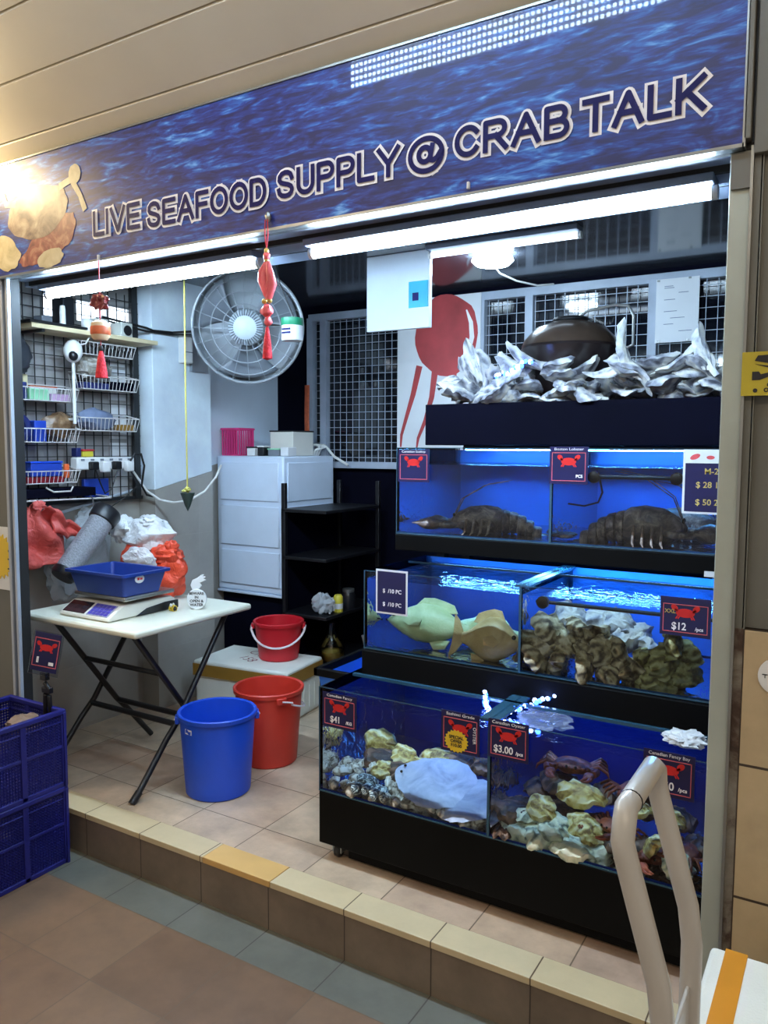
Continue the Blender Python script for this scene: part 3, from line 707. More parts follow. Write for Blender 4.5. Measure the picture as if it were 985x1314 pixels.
# ------------------------------------------------------------------ weighing scale and tray
t = thing('weighing_scale', 'white price computing scale with black display on the cream table', 'scale', (-2.655, .33, .70))
prof = [(.165, .703), (.165, .716), (.235, .758), (.50, .758), (.52, .745), (.53, .703)]
obj('housing', MB().prism(prof, lambda u, v, d: (d, u, v), -2.805, -2.505), M['scale_white'], t, bevel=.006)
obj('base_skirt', MB().prism([(.30, .7025), (.36, .728), (.46, .738), (.535, .738), (.535, .7025)], lambda u, v, d: (d, u, v), -2.507, -2.499), M['scale_dark'], t, bevel=.003)
sl = lambda u, v, d: (u, .168+v*.858, .7178+v*.515+d)
obj('display', MB().prism([(-2.792, .008), (-2.66, .008), (-2.66, .074), (-2.792, .074)], lambda u, v, d: (u, .165+v*.858, .7165+v*.515+d), .000, .0022), M['lcd'], t, smooth=False)
obj('keypad', MB().prism([(-2.645, .006), (-2.520, .006), (-2.520, .074), (-2.645, .074)], lambda u, v, d: (u, .165+v*.858, .7165+v*.515+d), .000, .002), M['keypad'], t, smooth=False)
mb = MB()
for i in range(5):
    for j in range(4):
        x = -2.640+i*.0235; v = .010+j*.0158
        mb.prism([(x, v), (x+.019, v), (x+.019, v+.012), (x, v+.012)], lambda u, w_, d: (u, .165+w_*.858, .7165+w_*.515+d), .002, .0042)
obj('keys', mb, M['indigo'], t, smooth=False)
mb = MB()
for i in range(3):
    x = -2.786+i*.042
    mb.prism([(x, .030), (x+.034, .030), (x+.034, .050), (x, .050)], lambda u, w_, d: (u, .165+w_*.858, .7165+w_*.515+d), .002, .003)
obj('readout_windows', mb, M['scale_dark'], t, smooth=False)
obj('platter', MB().box(-2.80, -2.485, .235, .50, .775, .792), M['steel'], t, bevel=.005)
obj('platter_post', MB().box(-2.70, -2.60, .32, .42, .757, .776), M['scale_dark'], t, smooth=False)
for x in (-2.78, -2.53):
    for y in (.20, .50): obj('scale_foot', MB().lathe([(.012, .70), (.012, .705)], (x, y, 0), 12), M['black'], t)

def tray(name, label, x0, x1, y0, y1, z0, h, m, taper=.022, th=.004):
    t = thing(name, label, 'tray', ((x0+x1)/2, (y0+y1)/2, z0))
    def rr(e, z, r=.014):
        out = []
        for cx, cy, a in ((x1+e-r, y1+e-r, 0), (x0-e+r, y1+e-r, 90), (x0-e+r, y0-e+r, 180), (x1+e-r, y0-e+r, 270)):
            out += [(cx+r*cos(R(a+k*22.5)), cy+r*sin(R(a+k*22.5)), z) for k in range(5)]
        return out
    mb = MB().rings([rr(-.02, z0), rr(0, z0), rr(taper, z0+h), rr(taper+.010, z0+h), rr(taper+.010, z0+h-.008), rr(taper+.012, z0+h-.008), rr(taper+.012, z0+h+.003), rr(taper-th, z0+h+.003), rr(-th, z0+th), rr(-.03, z0+th)])
    obj('tray_body', mb, m, t, angle=50); return t
t = tray('blue_tray', 'deep blue plastic tray standing on the scale platter', -2.785, -2.492, .235, .425, .7935, .092, M['blue_tray'])
obj('tray_label', MB().prism(ell(0, 0, .024, .017, 18), lambda u, v, d: (-2.474+d, .30+u*.0+u, .862+v), -.001, .0012), M['paper'], t, smooth=False)
obj('label_mark', MB().box(-2.4735, -2.4718, .288, .298, .858, .868).box(-2.4735, -2.4718, .302, .314, .858, .866), M['crab_red'], t, smooth=False)
# little signs on the table
t = thing('table_sign', 'white round handwritten sign topped by a crab claw, on the table edge', 'sign', (-2.40, .545, .70))
TS = Matrix.Translation((-2.405, .55, .70)) @ Matrix.Rotation(R(32), 4, 'Z')
obj('sign_disc', MB().prism([p for p in ell(0, .045, .042, .045, 30) if True], lambda u, v, d: TS @ V((u, d, v)), -.006, .006), M['paper'], t, bevel=.002)
cl = [(-.018, .085), (-.026, .105), (-.018, .128), (.004, .138), (.020, .150), (.034, .152), (.024, .143), (.040, .142), (.030, .134), (.042, .128), (.028, .122), (.014, .116), (.022, .104), (.010, .088)]
obj('claw_cutout', MB().prism(cl, lambda u, v, d: TS @ V((u, d, v)), -.004, .004), M['paper'], t, bevel=.0015)
for i, s in enumerate(('BEWARE', 'IN', 'OPEN &', 'WATER')):
    o = text('sign_lettering', s, .0165, M['ink'], t, bold=.0005, ext=.0002)
    o.data.transform(Matrix.Translation(-OFF[t]) @ TS @ Matrix.Translation((0, -.0065, .070-i*.0165)))
t = thing('bee_figure', 'tiny striped bee figure beside the white table sign', 'figurine', (-2.465, .47, .70))
obj('bee_body', MB().blob((-2.465, .47, .712), (.020, .011, .011), 1, 0), M['ink'], t)
mb = MB()
for dx in (-.010, .0, .010): mb.tube(arc((-2.465+dx, .47, .712), .0125, 0, 2*pi*15/16, 15, 'yz'), .0022, 5, loop=True)
obj('bee_stripe', mb, M['yellow'], t)
obj('bee_wing', MB().blob((-2.470, .477, .724), (.008, .003, .010), 2, 0, nu=10, nv=6).blob((-2.470, .463, .724), (.008, .003, .010), 2, 0, nu=10, nv=6), M['paper'], t)

# ------------------------------------------------------------------ bags on and over the table
def bag(name, label, c, rad, m, seed, fold=.06, amp=.35, extra=()):
    t = thing(name, label, 'bag', (c[0], c[1], c[2]-rad[2]))
    mb = MB().blob(c, rad, seed, amp, 2.2, 40, 26, fold=fold)
    for (cc, rr_, sd) in extra: mb.blob(cc, rr_, sd, amp, 2.6, 28, 18, fold=fold*1.3)
    obj('bag_film', mb, m, t); return t
bag('orange_bag', 'bright orange red plastic bag slumped on the table behind the scale', (-2.755, .66, .805), (.16, .07, .115), M['orange_bag'], 3, .05, .3,
    [((-2.70, .66, .90), (.085, .06, .05), 5), ((-2.66, .655, .945), (.03, .03, .028), 6), ((-2.87, .64, .86), (.09, .06, .085), 8)])
bag('white_bag', 'puffed white plastic bag resting above the orange red bag by the wall', (-2.86, .69, .975), (.155, .075, .085), M['white_bag'], 11, .06, .4,
    [((-2.80, .585, .885), (.10, .022, .045), 12), ((-2.99, .68, 1.00), (.09, .07, .06), 14), ((-2.83, .69, 1.045), (.05, .05, .03), 17)])
bag('clear_bag', 'big crumpled clear bag hanging behind the blue tray', (-3.16, .58, .90), (.045, .13, .16), M['clear_bag'], 21, .06, .35,
    [((-3.15, .46, .80), (.05, .10, .12), 23), ((-3.16, .62, 1.03), (.045, .10, .07), 24)])
# salmon carrier bag hanging from the rail at the left
t = thing('salmon_bag', 'salmon red carrier bag hanging from a hook beside the left post', 'bag', (-3.05, .3, .86))
def sb(u, v):
    y = .195+.20*u + (.02*(1-v))*(u-.5); pin = max(0, v-.72)/.28
    y = y*(1-pin*.72)+.27*pin*.72
    z = .862+v*.275+.012*u*(1-v)-.02*sin(u*pi)*v
    return (-3.07+.022*sin(u*9+v*5)+.016*sin(v*11+u*4)*(1-v*.4)+.012*noise.noise(V((u*5, v*5, 2))), y, z)
obj('bag_panel', MB().grid(sb, 40, 36), M['salmon_bag'], t, solid=.003)
obj('bag_panel', MB().grid(lambda u, v: (lambda p: (p[0]-.045+.01*sin(u*7), p[1]+.01, p[2]-.004))(sb(u, v)), 30, 26), M['salmon_bag'], t, solid=.003)
obj('bag_sleeve', MB().grid(lambda u, v: (-3.065+.02*sin(u*8)+.01*sin(v*9), .33+.19*u-.02*v*u, 1.005+.115*v*(1-u*.55)-.045*u+.01*sin(u*12)), 26, 14), M['salmon_bag'], t, solid=.003)
obj('bag_knot', MB().blob((-3.075, .275, 1.135), (.02, .035, .022), 31, .4, 3), M['salmon_bag'], t)
# slanted mesh tube with black ends
t = thing('mesh_tube', 'grey mesh tube with black ends hanging slanted behind the blue tray', 'cage', (-3.02, .45, .9))
A_, B_ = V((-2.98, .325, .835)), V((-2.98, .55, 1.075)); d_ = (B_-A_).normalized(); q_ = d_.to_track_quat('Z', 'Y').to_matrix().to_4x4()
MT = Matrix.Translation(A_) @ q_; Ln = (B_-A_).length
obj('mesh_sleeve', MB().lathe([(.052, 0), (.054, Ln*.5), (.056, Ln)], n=28, M=MT), M['mesh_grey'], t)
obj('end_cap', MB().lathe([(0, -.02), (.05, -.02), (.057, -.008), (.057, .016), (.052, .016)], n=28, M=MT), M['black'], t)
obj('end_cap', MB().lathe([(.054, Ln-.035), (.064, Ln-.03), (.068, Ln+.02), (.06, Ln+.035), (0, Ln+.035)], n=28, M=MT), M['black'], t)
mb = MB()
for i in range(5): mb.box(-.045+i*.018, -.045+i*.018+.012, -.0685, -.066, Ln-.006, Ln+.006, MT)
obj('side_rod', MB().tube([MT @ V((.06, -.02, 0)), MT @ V((.062, -.02, Ln))], .005, 8), M['black'], t)

# ------------------------------------------------------------------ wire board with baskets on the left wall
gx = XL+.03
t = thing('wire_board', 'black wire grid board fixed along the left wall', 'rack', (gx, .5, 1.1))
mb = MB(); y = .06
while y < .98: mb.box(gx-.002, gx+.002, y-.0018, y+.0018, 1.135, 2.16); y += .052
z = 1.14
while z < 2.17: mb.box(gx-.002, gx+.002, .06, .975, z-.0018, z+.0018); z += .052
obj('grid_wires', mb, M['wire_black'], t, smooth=False)
obj('upright', MB().box(gx-.012, gx+.012, .925, .965, 1.13, 2.23), M['wire_black'], t, bevel=.003)
obj('upright', MB().box(gx-.006, gx+.004, .06, .075, 1.13, 2.2), M['wire_black'], t, smooth=False)
obj('bottom_rail', MB().box(gx-.01, gx+.01, .05, .975, 1.125, 1.142), M['wire_black'], t, smooth=False)
def basket(label, y0, y1, z1, h, dp=.105):
    t = thing('wire_basket', label, 'basket', (gx+dp/2, (y0+y1)/2, z1-h), 0, 'white wire baskets on the left wall')
    xa, xb = gx+.006, gx+dp
    rim = [(xa, y0, z1+.02), (xb, y0, z1), (xb, y1, z1), (xa, y1, z1+.02)]
    obj('rim', MB().tube(rim, .0028, 6, loop=True), M['wire_white'], t)
    mb = MB(); e = .012
    mb.tube([(xa, y0+e, z1-h), (xb-e, y0+e, z1-h), (xb-e, y1-e, z1-h), (xa, y1-e, z1-h)], .0025, 6, loop=True)
    n = int((y1-y0)/.022)
    for i in range(n+1):
        y = y0+e+(y1-y0-2*e)*i/n
        mb.tube([(xb, y0+(y1-y0)*i/n, z1), (xb-e, y, z1-h), (xa, y, z1-h)], .0016, 5)
    for i in range(4):
        x = xa+(xb-xa)*i/4
        for ya, yb in ((y0, y0+e), (y1, y1-e)): mb.tube([(x, ya, z1+.01), (x, yb, z1-h)], .0016, 5)
    obj('basket_wires', mb, M['wire_white'], t)
    return t
BK = {'L1': (.16, .525, 1.655, .055), 'L2': (.16, .525, 1.475, .060), 'L3': (.16, .52, 1.285, .055), 'R1': (.545, .865, 1.885, .055), 'R2': (.545, .885, 1.728, .060), 'R3': (.53, .88, 1.532, .060)}
LB = {'L1': 'upper left white wire basket holding a green and a lilac tub', 'L2': 'middle left white wire basket with a brown snack bag sticking out', 'L3': 'lowest left white wire basket holding a wide blue box',
      'R1': 'highest right white wire basket holding a row of small dark bottles', 'R2': 'right white wire basket with a bag of dried shells on it', 'R3': 'right white wire basket holding a folded grey cloth'}
for k_, (a, b, c, h) in BK.items(): basket(LB[k_], a, b, c, h)
def boxthing(name, label, cat, y0, y1, z0, z1, m, x0=None, x1=None, group=None, lid=None, bev=.004):
    x0 = gx+.018 if x0 is None else x0; x1 = gx+.082 if x1 is None else x1
    t = thing(name, label, cat, ((x0+x1)/2, (y0+y1)/2, z0), 0, group)
    obj('body', MB().box(x0, x1, y0, y1, z0, z1), m, t, bevel=bev)
    if lid: obj('lid', MB().box(x0-.003, x1+.003, y0-.003, y1+.003, z1, z1+.008), lid, t, bevel=.002)
    return t
def pot(name, label, cat, y, z0, r, h, m, x=None, group=None, cap=None, tp=1.0):
    x = gx+.05 if x is None else x
    t = thing(name, label, cat, (x, y, z0), 0, group)
    obj('body', MB().lathe([(0, z0), (r*tp, z0), (r, z0+h*.2), (r, z0+h*.8), (r*.8, z0+h), (0, z0+h)], (x, y, 0), 18, cap0=False, cap1=False), m, t)
    if cap: obj('cap', MB().lathe([(0, z0+h), (r*.6, z0+h), (r*.6, z0+h+r*.7), (0, z0+h+r*.7)], (x, y, 0), 14, cap0=False, cap1=False), cap, t)
    return t
P = lambda n, *c: mat(n, rgb(*c), .45, var=.08)
M.update(mint=P('mint_plastic', 150, 214, 172), lilac=P('lilac_plastic', 196, 160, 196), red=P('bright_red', 190, 40, 48), dkblue=P('navy_plastic', 30, 40, 96), royal=P('royal_blue', 32, 66, 170),
         orange=P('orange_plastic', 236, 104, 52), pale=P('pale_tub', 206, 208, 200), ygreen=P('yellow_plastic', 206, 190, 60), grey=P('grey_plastic', 120, 124, 132), brownbag=mottled('snack_bag', [(.3, rgb(70, 52, 38)), (.5, rgb(128, 98, 70)), (.7, rgb(176, 150, 118))], 16, .35, .5, 40), shellbag=mottled('bag_of_shells', [(.32, rgb(66, 62, 58)), (.5, rgb(140, 132, 120)), (.66, rgb(214, 212, 206))], 18, .4, .6, 30), pink=P('pink_plastic', 214, 56, 120))
z1 = 1.602
boxthing('mint_tub', 'mint green tub in the upper left wire basket', 'tub', .285, .385, z1, z1+.05, M['mint'])
boxthing('lilac_tub', 'lilac tub beside the mint one in the wire basket', 'tub', .395, .495, z1, z1+.032, M['lilac'])
boxthing('blue_dish', 'dark blue dish at the left in the upper wire basket', 'dish', .205, .275, z1, z1+.075, M['dkblue'])
t = thing('red_ball', 'shiny red ball lying in the upper left wire basket', 'ball', (gx+.05, .18, z1)); obj('ball', MB().blob((gx+.05, .185, z1+.085), (.03, .03, .03), 1, .05), M['red'], t)
obj('ball_stand', MB().lathe([(.02, z1), (.016, z1+.06)], (gx+.05, .185, 0), 12), M['grey'], t)
boxthing('pale_carton', 'pale upright carton standing at the back of the upper basket', 'carton', .30, .325, z1+.001, z1+.115, M['cream'], gx+.006, gx+.017)
boxthing('clear_tub', 'pale grey tub with orange lid in the upper left basket', 'tub', .335, .47, z1+.001, z1+.06, M['pale'], gx+.004, gx+.0175, lid=M['charm_orange'])
z2 = 1.416
t = thing('tape_roll', 'blue tape roll standing in the middle left basket', 'tape', (gx+.05, .245, z2))
obj('roll', MB().tube(arc((gx+.05, .245, z2+.062), .048, 0, 2*pi*23/24, 23, 'yz'), .013, 8, loop=True, flat=1.4), M['dkblue'], t)
boxthing('blue_carton', 'blue carton with white print beside the tape roll', 'carton', .305, .365, z2, z2+.095, M['royal'])
t = thing('snack_bag', 'brown shiny snack bag leaning out of the middle left basket', 'bag', (gx+.06, .46, z2)); obj('bag_body', MB().blob((gx+.055, .445, z2+.080), (.04, .085, .055), 41, .35, 2.5, fold=.05), M['brownbag'], t)
z3 = 1.231
boxthing('blue_box', 'wide bright blue box in the lowest left basket', 'box', .28, .44, z3+.03, z3+.09, M['royal'], lid=M['blue_plastic'])
boxthing('red_pack', 'dark red pack under the wide blue box', 'pack', .26, .45, z3, z3+.028, mat('dark_red_pack', rgb(130, 22, 34), .4))
boxthing('orange_lighter', 'orange lighter upright at the end of the lowest left basket', 'lighter', .452, .476, z3+.02, z3+.085, M['orange'], gx+.07, gx+.086)
pot('cream_cup', 'cream cup at the left in the lowest left basket', 'cup', .195, z3+.002, .034, .10, M['cream'])
boxthing('small_blue_box', 'small blue box behind the cream cup', 'box', .215, .265, z3+.10, z3+.14, M['royal'], gx+.004, gx+.016)
# right column
z4 = 1.831
for i in range(9):
    if i == 0:
        b0 = thing('dark_bottle', 'small dark bottle in the row in the highest right wire basket', 'bottle', (gx+.06, .565, z4), 0, 'dark bottles in the highest basket')
        obj('body', MB().lathe([(0, 0), (.013, 0), (.013, .036), (.006, .044), (.006, .052), (0, .052)], n=12, cap0=False, cap1=False), M['ink'], b0, local=True)
        obj('cap', MB().lathe([(.007, .050), (.007, .060), (0, .060)], n=10), M['black'], b0, local=True)
    else: copy_tree(b0, loc=(gx+.06, .565+i*.035, z4))
t = thing('shell_bag', 'clear bag of dried shells lying on the right wire basket', 'bag', (gx+.05, .63, 1.70)); obj('bag_body', MB().blob((gx+.05, .655, 1.765), (.04, .095, .06), 51, .3, 2.6, fold=.05), M['shellbag'], t)
boxthing('navy_pack', 'navy pack under the bag of dried shells', 'pack', .57, .72, 1.669, 1.70, M['dkblue'])
boxthing('black_pack', 'black pack at the right end of the shell bag basket', 'pack', .73, .87, 1.669, 1.712, M['black_matte'])
t = thing('folded_cloth', 'folded grey blue cloth lying in the right wire basket', 'cloth', (gx+.05, .66, 1.5)); obj('cloth_fold', MB().blob((gx+.05, .655, 1.525), (.042, .11, .05), 61, .35, 2, fold=.04), mat('grey_blue_cloth', rgb(112, 124, 150), .8, var=.2, scale=20), t)
boxthing('tan_pack', 'tan pack at the right end of the folded cloth basket', 'pack', .79, .865, 1.474, 1.505, M['tape_brown'])
# shelf board at the top with its load
t = thing('shelf_board', 'cream edged shelf board high on the wire board', 'shelf', (gx+.09, .43, 1.9)); obj('board', MB().box(gx+.005, gx+.17, .245, .95, 1.905, 1.925), M['cream'], t, bevel=.002)
obj('shelf_bracket', MB().box(gx+.005, gx+.012, .30, .315, 1.83, 1.905).box(gx+.005, gx+.16, .30, .315, 1.893, 1.905), M['wire_black'], t, smooth=False)
t = thing('black_tray', 'flat black tray lying on the cream shelf board', 'tray', (gx+.1, .38, 1.926)); obj('tray', MB().box(gx+.03, gx+.18, .23, .525, 1.926, 1.937), M['black'], t, bevel=.003)
boxthing('tall_black_box', 'tall black box on the flat black tray', 'box', .44, .50, 1.938, 2.07, M['black'], gx+.04, gx+.12)
boxthing('dark_grey_box', 'dark grey box at the left on the flat black tray', 'box', .345, .40, 1.938, 1.975, M['grey'], gx+.04, gx+.10)
pot('white_bottle', 'slim white bottle standing between the boxes on the black tray', 'bottle', .425, 1.938, .013, .085, M['white_plastic'], gx+.135)
boxthing('blue_case', 'blue case on the wire board above the black tray', 'case', .40, .465, 2.072, 2.10, M['royal'], gx+.06, gx+.15)
pot('white_mug', 'white mug on the cream shelf board beside the tray', 'mug', .575, 1.926, .026, .062, M['white_plastic'], gx+.11)
for i, y in enumerate((.655, .80)):
    t = boxthing('small_speaker', ('left small pale speaker on the cream shelf', 'right small pale speaker on the cream shelf')[i], 'speaker', y-.035, y+.035, 1.926, 2.00, M['pale'], gx+.04, gx+.12)
    obj('speaker_cone', MB().lathe([(0, 0), (.022, 0), (.025, .004), (.015, .006), (0, .004)], n=20, M=Matrix.Translation((gx+.1215, y, 1.962)) @ Matrix.Rotation(R(90), 4, 'Y'), cap0=False, cap1=False), M['black'], t)
# white ball camera on its post
t = thing('ball_camera', 'white egg shaped camera with black lens on a white post', 'camera', (gx+.15, .48, 1.7))
cc = (gx+.13, .478, 1.828)
obj('camera_shell', MB().blob(cc, (.042, .042, .052), 1, 0, nu=28, nv=18), M['white_plastic'], t)
obj('lens_face', MB().blob((cc[0]+.024, cc[1]-.016, cc[2]-.022), (.018, .022, .024), 1, 0, nu=18, nv=12), M['black'], t)
obj('camera_post', MB().tube([(cc[0], cc[1], 1.785), (cc[0], cc[1], 1.50)], .008, 10).tube([(cc[0], cc[1], 1.52), (gx, cc[1], 1.52)], .006, 8), M['white_plastic'], t)
obj('camera_cable', MB().tube([(cc[0], cc[1]+.03, 1.86), (cc[0], cc[1]+.07, 1.87), (cc[0], cc[1]+.09, 1.90)], .004, 6), M['cable_white'], t)
t = thing('dark_bag', 'dark grey bag hanging at the left end of the wire board', 'bag', (gx+.05, .25, 1.72)); obj('bag_body', MB().blob((gx+.05, .235, 1.79), (.035, .085, .085), 71, .3, 2, fold=.03), mat('charcoal_bag', rgb(50, 54, 62), .6), t)
# papers behind the grid
for i, (a, b) in enumerate(((2.0, 1.80), (1.785, 1.63), (1.61, 1.435), (1.415, 1.155))):
    tag(obj('paper_sheet', MB().box(XL+.004, XL+.007, .80, .905, b, a), M['paper'], None, smooth=False, loc=(XL+.005, .85, b)),
        ('topmost white paper strip behind the wire board', 'second white paper strip from the top behind the wire board', 'third white paper strip from the top behind the wire board', 'lowest white paper strip behind the wire board')[i], 'paper', 'paper strips behind the wire board')
# power strip, plugs and cables
t = thing('power_strip', 'white power strip with plugs on the right of the wire board', 'socket', (gx+.06, .68, 1.30))
obj('strip_body', MB().box(gx+.03, gx+.085, .52, .86, 1.285, 1.345), M['white_plastic'], t, bevel=.008)
for i, (y, m) in enumerate(((.60, 'black'), (.665, 'white_plastic'), (.735, 'black'), (.81, 'white_plastic'))):
    p = obj('plug', MB().box(gx+.085, gx+.115, y-.022, y+.022, 1.285-.012*(i % 2), 1.325), M[m], t, bevel=.006)
mb = MB()
for i in range(6): mb.box(gx+.0845, gx+.0862, .54+i*.055, .56+i*.055, 1.328, 1.338)
obj('switch', mb, M['grey'], t, smooth=False)
cb = [('black_cable', 'thin black cable drooping from the power strip to the wall', [(gx+.11, .60, 1.29), (gx+.12, .62, 1.22), (gx+.10, .66, 1.17), (gx+.10, .70, 1.19), (gx+.11, .735, 1.285)], .0035),
      ('black_cable', 'black cable hanging straight down from the power strip', [(gx+.11, .81, 1.28), (gx+.12, .84, 1.20), (gx+.09, .80, 1.15), (gx+.06, .73, 1.10), (gx+.05, .72, .96)], .003),
      ('black_cable', 'black cable loop over the end of the power strip', [(gx+.11, .81, 1.325), (gx+.12, .83, 1.36), (gx+.12, .87, 1.36), (gx+.12, .89, 1.30), (gx+.12, .87, 1.20), (gx+.1, .92, 1.15), (gx+.1, .96, 1.14)], .0055)]
for n_, l_, p_, r_ in cb: tag(obj(n_, MB().tube(p_, r_, 7), M['cable_black'], None, loc=p_[-1]), l_, 'cable')
boxthing('blue_basin', 'blue basin behind the cables below the power strip', 'basin', .60, .745, 1.15, 1.24, M['royal'], gx+.004, gx+.028)
boxthing('yellow_pack', 'yellow and red pack on top of the power strip', 'pack', .56, .62, 1.347, 1.375, M['ygreen'], gx+.035, gx+.075, lid=M['red'])
boxthing('navy_packet', 'navy packet lying on the power strip left end', 'packet', .525, .552, 1.347, 1.39, M['dkblue'], gx+.035, gx+.075)
# lower ledge, rail and hooks
t = thing('ledge_board', 'dark ledge board under the lowest wire baskets', 'shelf', (gx+.05, .5, 1.19)); obj('ledge', MB().box(XL+.001, gx+.11, .06, .60, 1.165, 1.205), M['black_matte'], t, bevel=.003)
t = thing('hook_rail', 'white wire rail with hooks carrying the hanging bags', 'rail', (gx+.1, .4, 1.14)); obj('rail', MB().tube([(gx+.12, .06, 1.16), (gx+.125, .40, 1.155), (gx+.12, .68, 1.150)], .004, 8), M['wire_white'], t)
for y in (.275, .56): obj('hook', MB().tube([(gx+.12, y, 1.165), (gx+.135, y, 1.155), (gx+.14, y, 1.125), (gx+.155, y, 1.115), (gx+.17, y, 1.125)], .003, 6), M['steel'], t)
for y in (.07, .66): obj('rail_arm', MB().tube([(gx+.12, y, 1.157), (gx, y, 1.165)], .004, 6), M['wire_white'], t)
t = thing('wire_hanger', 'white bent wire handle below the lowest left basket', 'handle', (gx+.11, .40, 1.2)); obj('bent_wire', MB().tube([(gx+.113, .33, 1.212), (gx+.125, .36, 1.192), (gx+.125, .45, 1.192), (gx+.113, .47, 1.212)], .004, 6), M['wire_white'], t)

# ------------------------------------------------------------------ charms hanging at the front
t = thing('hanging_charm', 'left hanging charm with maroon knot, cream roll and red tassel', 'ornament', (-2.246, -.03, 2.05))
cx, cy = -2.262, -.035
obj('hook', MB().tube([(cx, cy, 2.035), (cx, cy, 2.052)], .005, 8), M['paper'], t)
obj('cord', MB().tube([(cx, cy, 2.045), (cx, cy, 1.90), (cx, cy, 1.72)], .0018, 6), M['cord_red'], t)
obj('maroon_knot', MB().blob((cx, cy, 1.895), (.034, .02, .026), 4, .5, 2.2, 28, 18, fold=.12), M['maroon'], t)
r_ = obj('cream_roll', MB().lathe([(0, 1.762), (.022, 1.764), (.031, 1.775), (.032, 1.805), (.030, 1.822), (.018, 1.83), (0, 1.832)], (cx, cy, 0), 24, cap0=False, cap1=False), M['charm_cream'], t)
obj('orange_band', MB().lathe([(.0325, 1.782), (.034, 1.786), (.034, 1.806), (.0325, 1.81)], (cx, cy, 0), 24), M['charm_orange'], r_)
obj('black_bead', MB().blob((cx, cy, 1.735), (.008, .008, .012), 1, 0, nu=12, nv=8), M['ink'], t)
obj('tassel', MB().lathe([(0, 1.735), (.005, 1.73), (.009, 1.715), (.014, 1.69), (.019, 1.655), (.021, 1.635), (0, 1.634)], (cx, cy, 0), 20, cap0=False, cap1=False), M['tassel_red'], t)
t = thing('hanging_charm', 'right hanging charm of pink red garlands on a red cord', 'ornament', (-1.495, -.03, 2.07))
cx, cy = -1.515, -.045
obj('hook', MB().blob((cx, cy+.008, 2.072), (.010, .008, .014), 2, .2), M['steel'], t)
obj('cord', MB().tube([(cx-.004, cy, 2.062), (cx-.006, cy, 2.02), (cx, cy, 1.98)], .002, 6).tube([(cx+.004, cy, 2.062), (cx+.006, cy, 2.02), (cx, cy, 1.98)], .002, 6), M['cord_red'], t)
obj('bead', MB().blob((cx, cy, 1.972), (.007, .007, .010), 1, 0, nu=12, nv=8).blob((cx, cy, 1.945), (.007, .007, .006), 1, 0, nu=12, nv=8), M['gold'], t)
mb = MB().blob((cx, cy, 1.958), (.011, .010, .012), 3, .2)
for dx, dz, w, s in ((-.018, -.05, .010, 1), (-.006, -.058, .010, 2), (.012, -.052, .013, 3), (.018, -.066, .012, 4)):
    mb.tube([(cx+dx*.3, cy, 1.94), (cx+dx, cy-.004, 1.94+dz*.5), (cx+dx*1.25, cy, 1.94+dz), (cx+dx*.5, cy-.002, 1.94+dz*1.6), (cx, cy, 1.835)], [w*.4, w*.8, w, w*.8, w*.4], 10)
obj('garland', mb, M['charm_pink'], t)
obj('lower_bead', MB().blob((cx-.010, cy, 1.828), (.008, .008, .008), 1, 0, nu=12, nv=8).blob((cx+.010, cy, 1.828), (.008, .008, .008), 1, 0, nu=12, nv=8), M['gold'], t)
obj('red_bells', MB().blob((cx, cy, 1.800), (.019, .016, .02), 5, .3, fold=.06).blob((cx+.004, cy, 1.768), (.012, .012, .014), 6, .2), M['charm_pink'], t)
obj('tassel', MB().lathe([(0, 1.757), (.005, 1.75), (.012, 1.70), (.015, 1.66), (0, 1.655)], (cx, cy, 0), 16, cap0=False, cap1=False), M['tassel_red'], t)

# ------------------------------------------------------------------ plumb cone, hose, fan, cabinet
t = thing('hanging_cone', 'small dark green cone hanging point down on a yellow cord', 'plumb', (-2.50, .60, 1.1))
obj('cone', MB().lathe([(0, 1.115), (.012, 1.140), (.030, 1.192), (.031, 1.197), (0, 1.197)], (-2.50, .60, 0), 20, cap0=False, cap1=False), M['cone_green'], t)
obj('yellow_cord', MB().tube([(-2.50, .60, 1.197), (-2.502, .60, 1.60), (-2.498, .60, 2.27)], .0035, 6), M['yellow_cord'], t)
obj('knot', MB().blob((-2.50, .60, 1.212), (.016, .012, .012), 5, .4).blob((-2.512, .59, 1.205), (.012, .008, .006), 7, .4), M['yellow_cord'], t)
pts = [(-3.16, .88, 1.27), (-3.12, .93, 1.17), (-3.06, .96, 1.125), (-2.98, .98, 1.112), (-2.90, 1.01, 1.125), (-2.86, 1.08, 1.17), (-2.84, 1.14, 1.24), (-2.86, 1.20, 1.30)]
tag(obj('white_hose', MB().tube(pts, .006, 8), M['cable_white'], None, loc=pts[0]), 'white hose sagging along the column past the green cone', 'hose')
pts = [(gx+.06, .70, 2.02), (gx+.10, .94, 1.995), (CX+.02, .975, 1.985), (CX+.03, 1.10, 1.990), (-2.98, 1.18, 2.0)]
tag(obj('black_wall_cable', MB().tube(pts, .006, 7).tube([(a, b, c-.012-.006*sin(i*2)) for i, (a, b, c) in enumerate(pts)], .005, 7), M['cable_black'], None, loc=pts[0]), 'twin black cable running across the white column to the fan', 'cable')
t = thing('socket_box', 'white socket box on the column side under the black cable', 'socket', (CX+.02, 1.16, 1.86)); obj('box', MB().box(CX-.002, CX+.05, 1.165, 1.225, 1.84, 1.985), M['white_plastic'], t, bevel=.006)
obj('tape', MB().box(CX+.05, CX+.0515, 1.166, 1.224, 1.895, 1.90), M['grey'], t, smooth=False)
FC = V((-2.60, 1.12, 1.985))
t = thing('wall_fan', 'large grey industrial fan with wire guard beside the white column', 'fan', tuple(FC))
FM = Matrix.Translation(FC) @ V((.50, -.84, -.18)).to_track_quat('Z', 'Y').to_matrix().to_4x4()
Rf = .272
mb = MB().tube([FM @ V((Rf*cos(a), Rf*sin(a), 0)) for a in [2*pi*i/48 for i in range(48)]], .008, 8, loop=True)
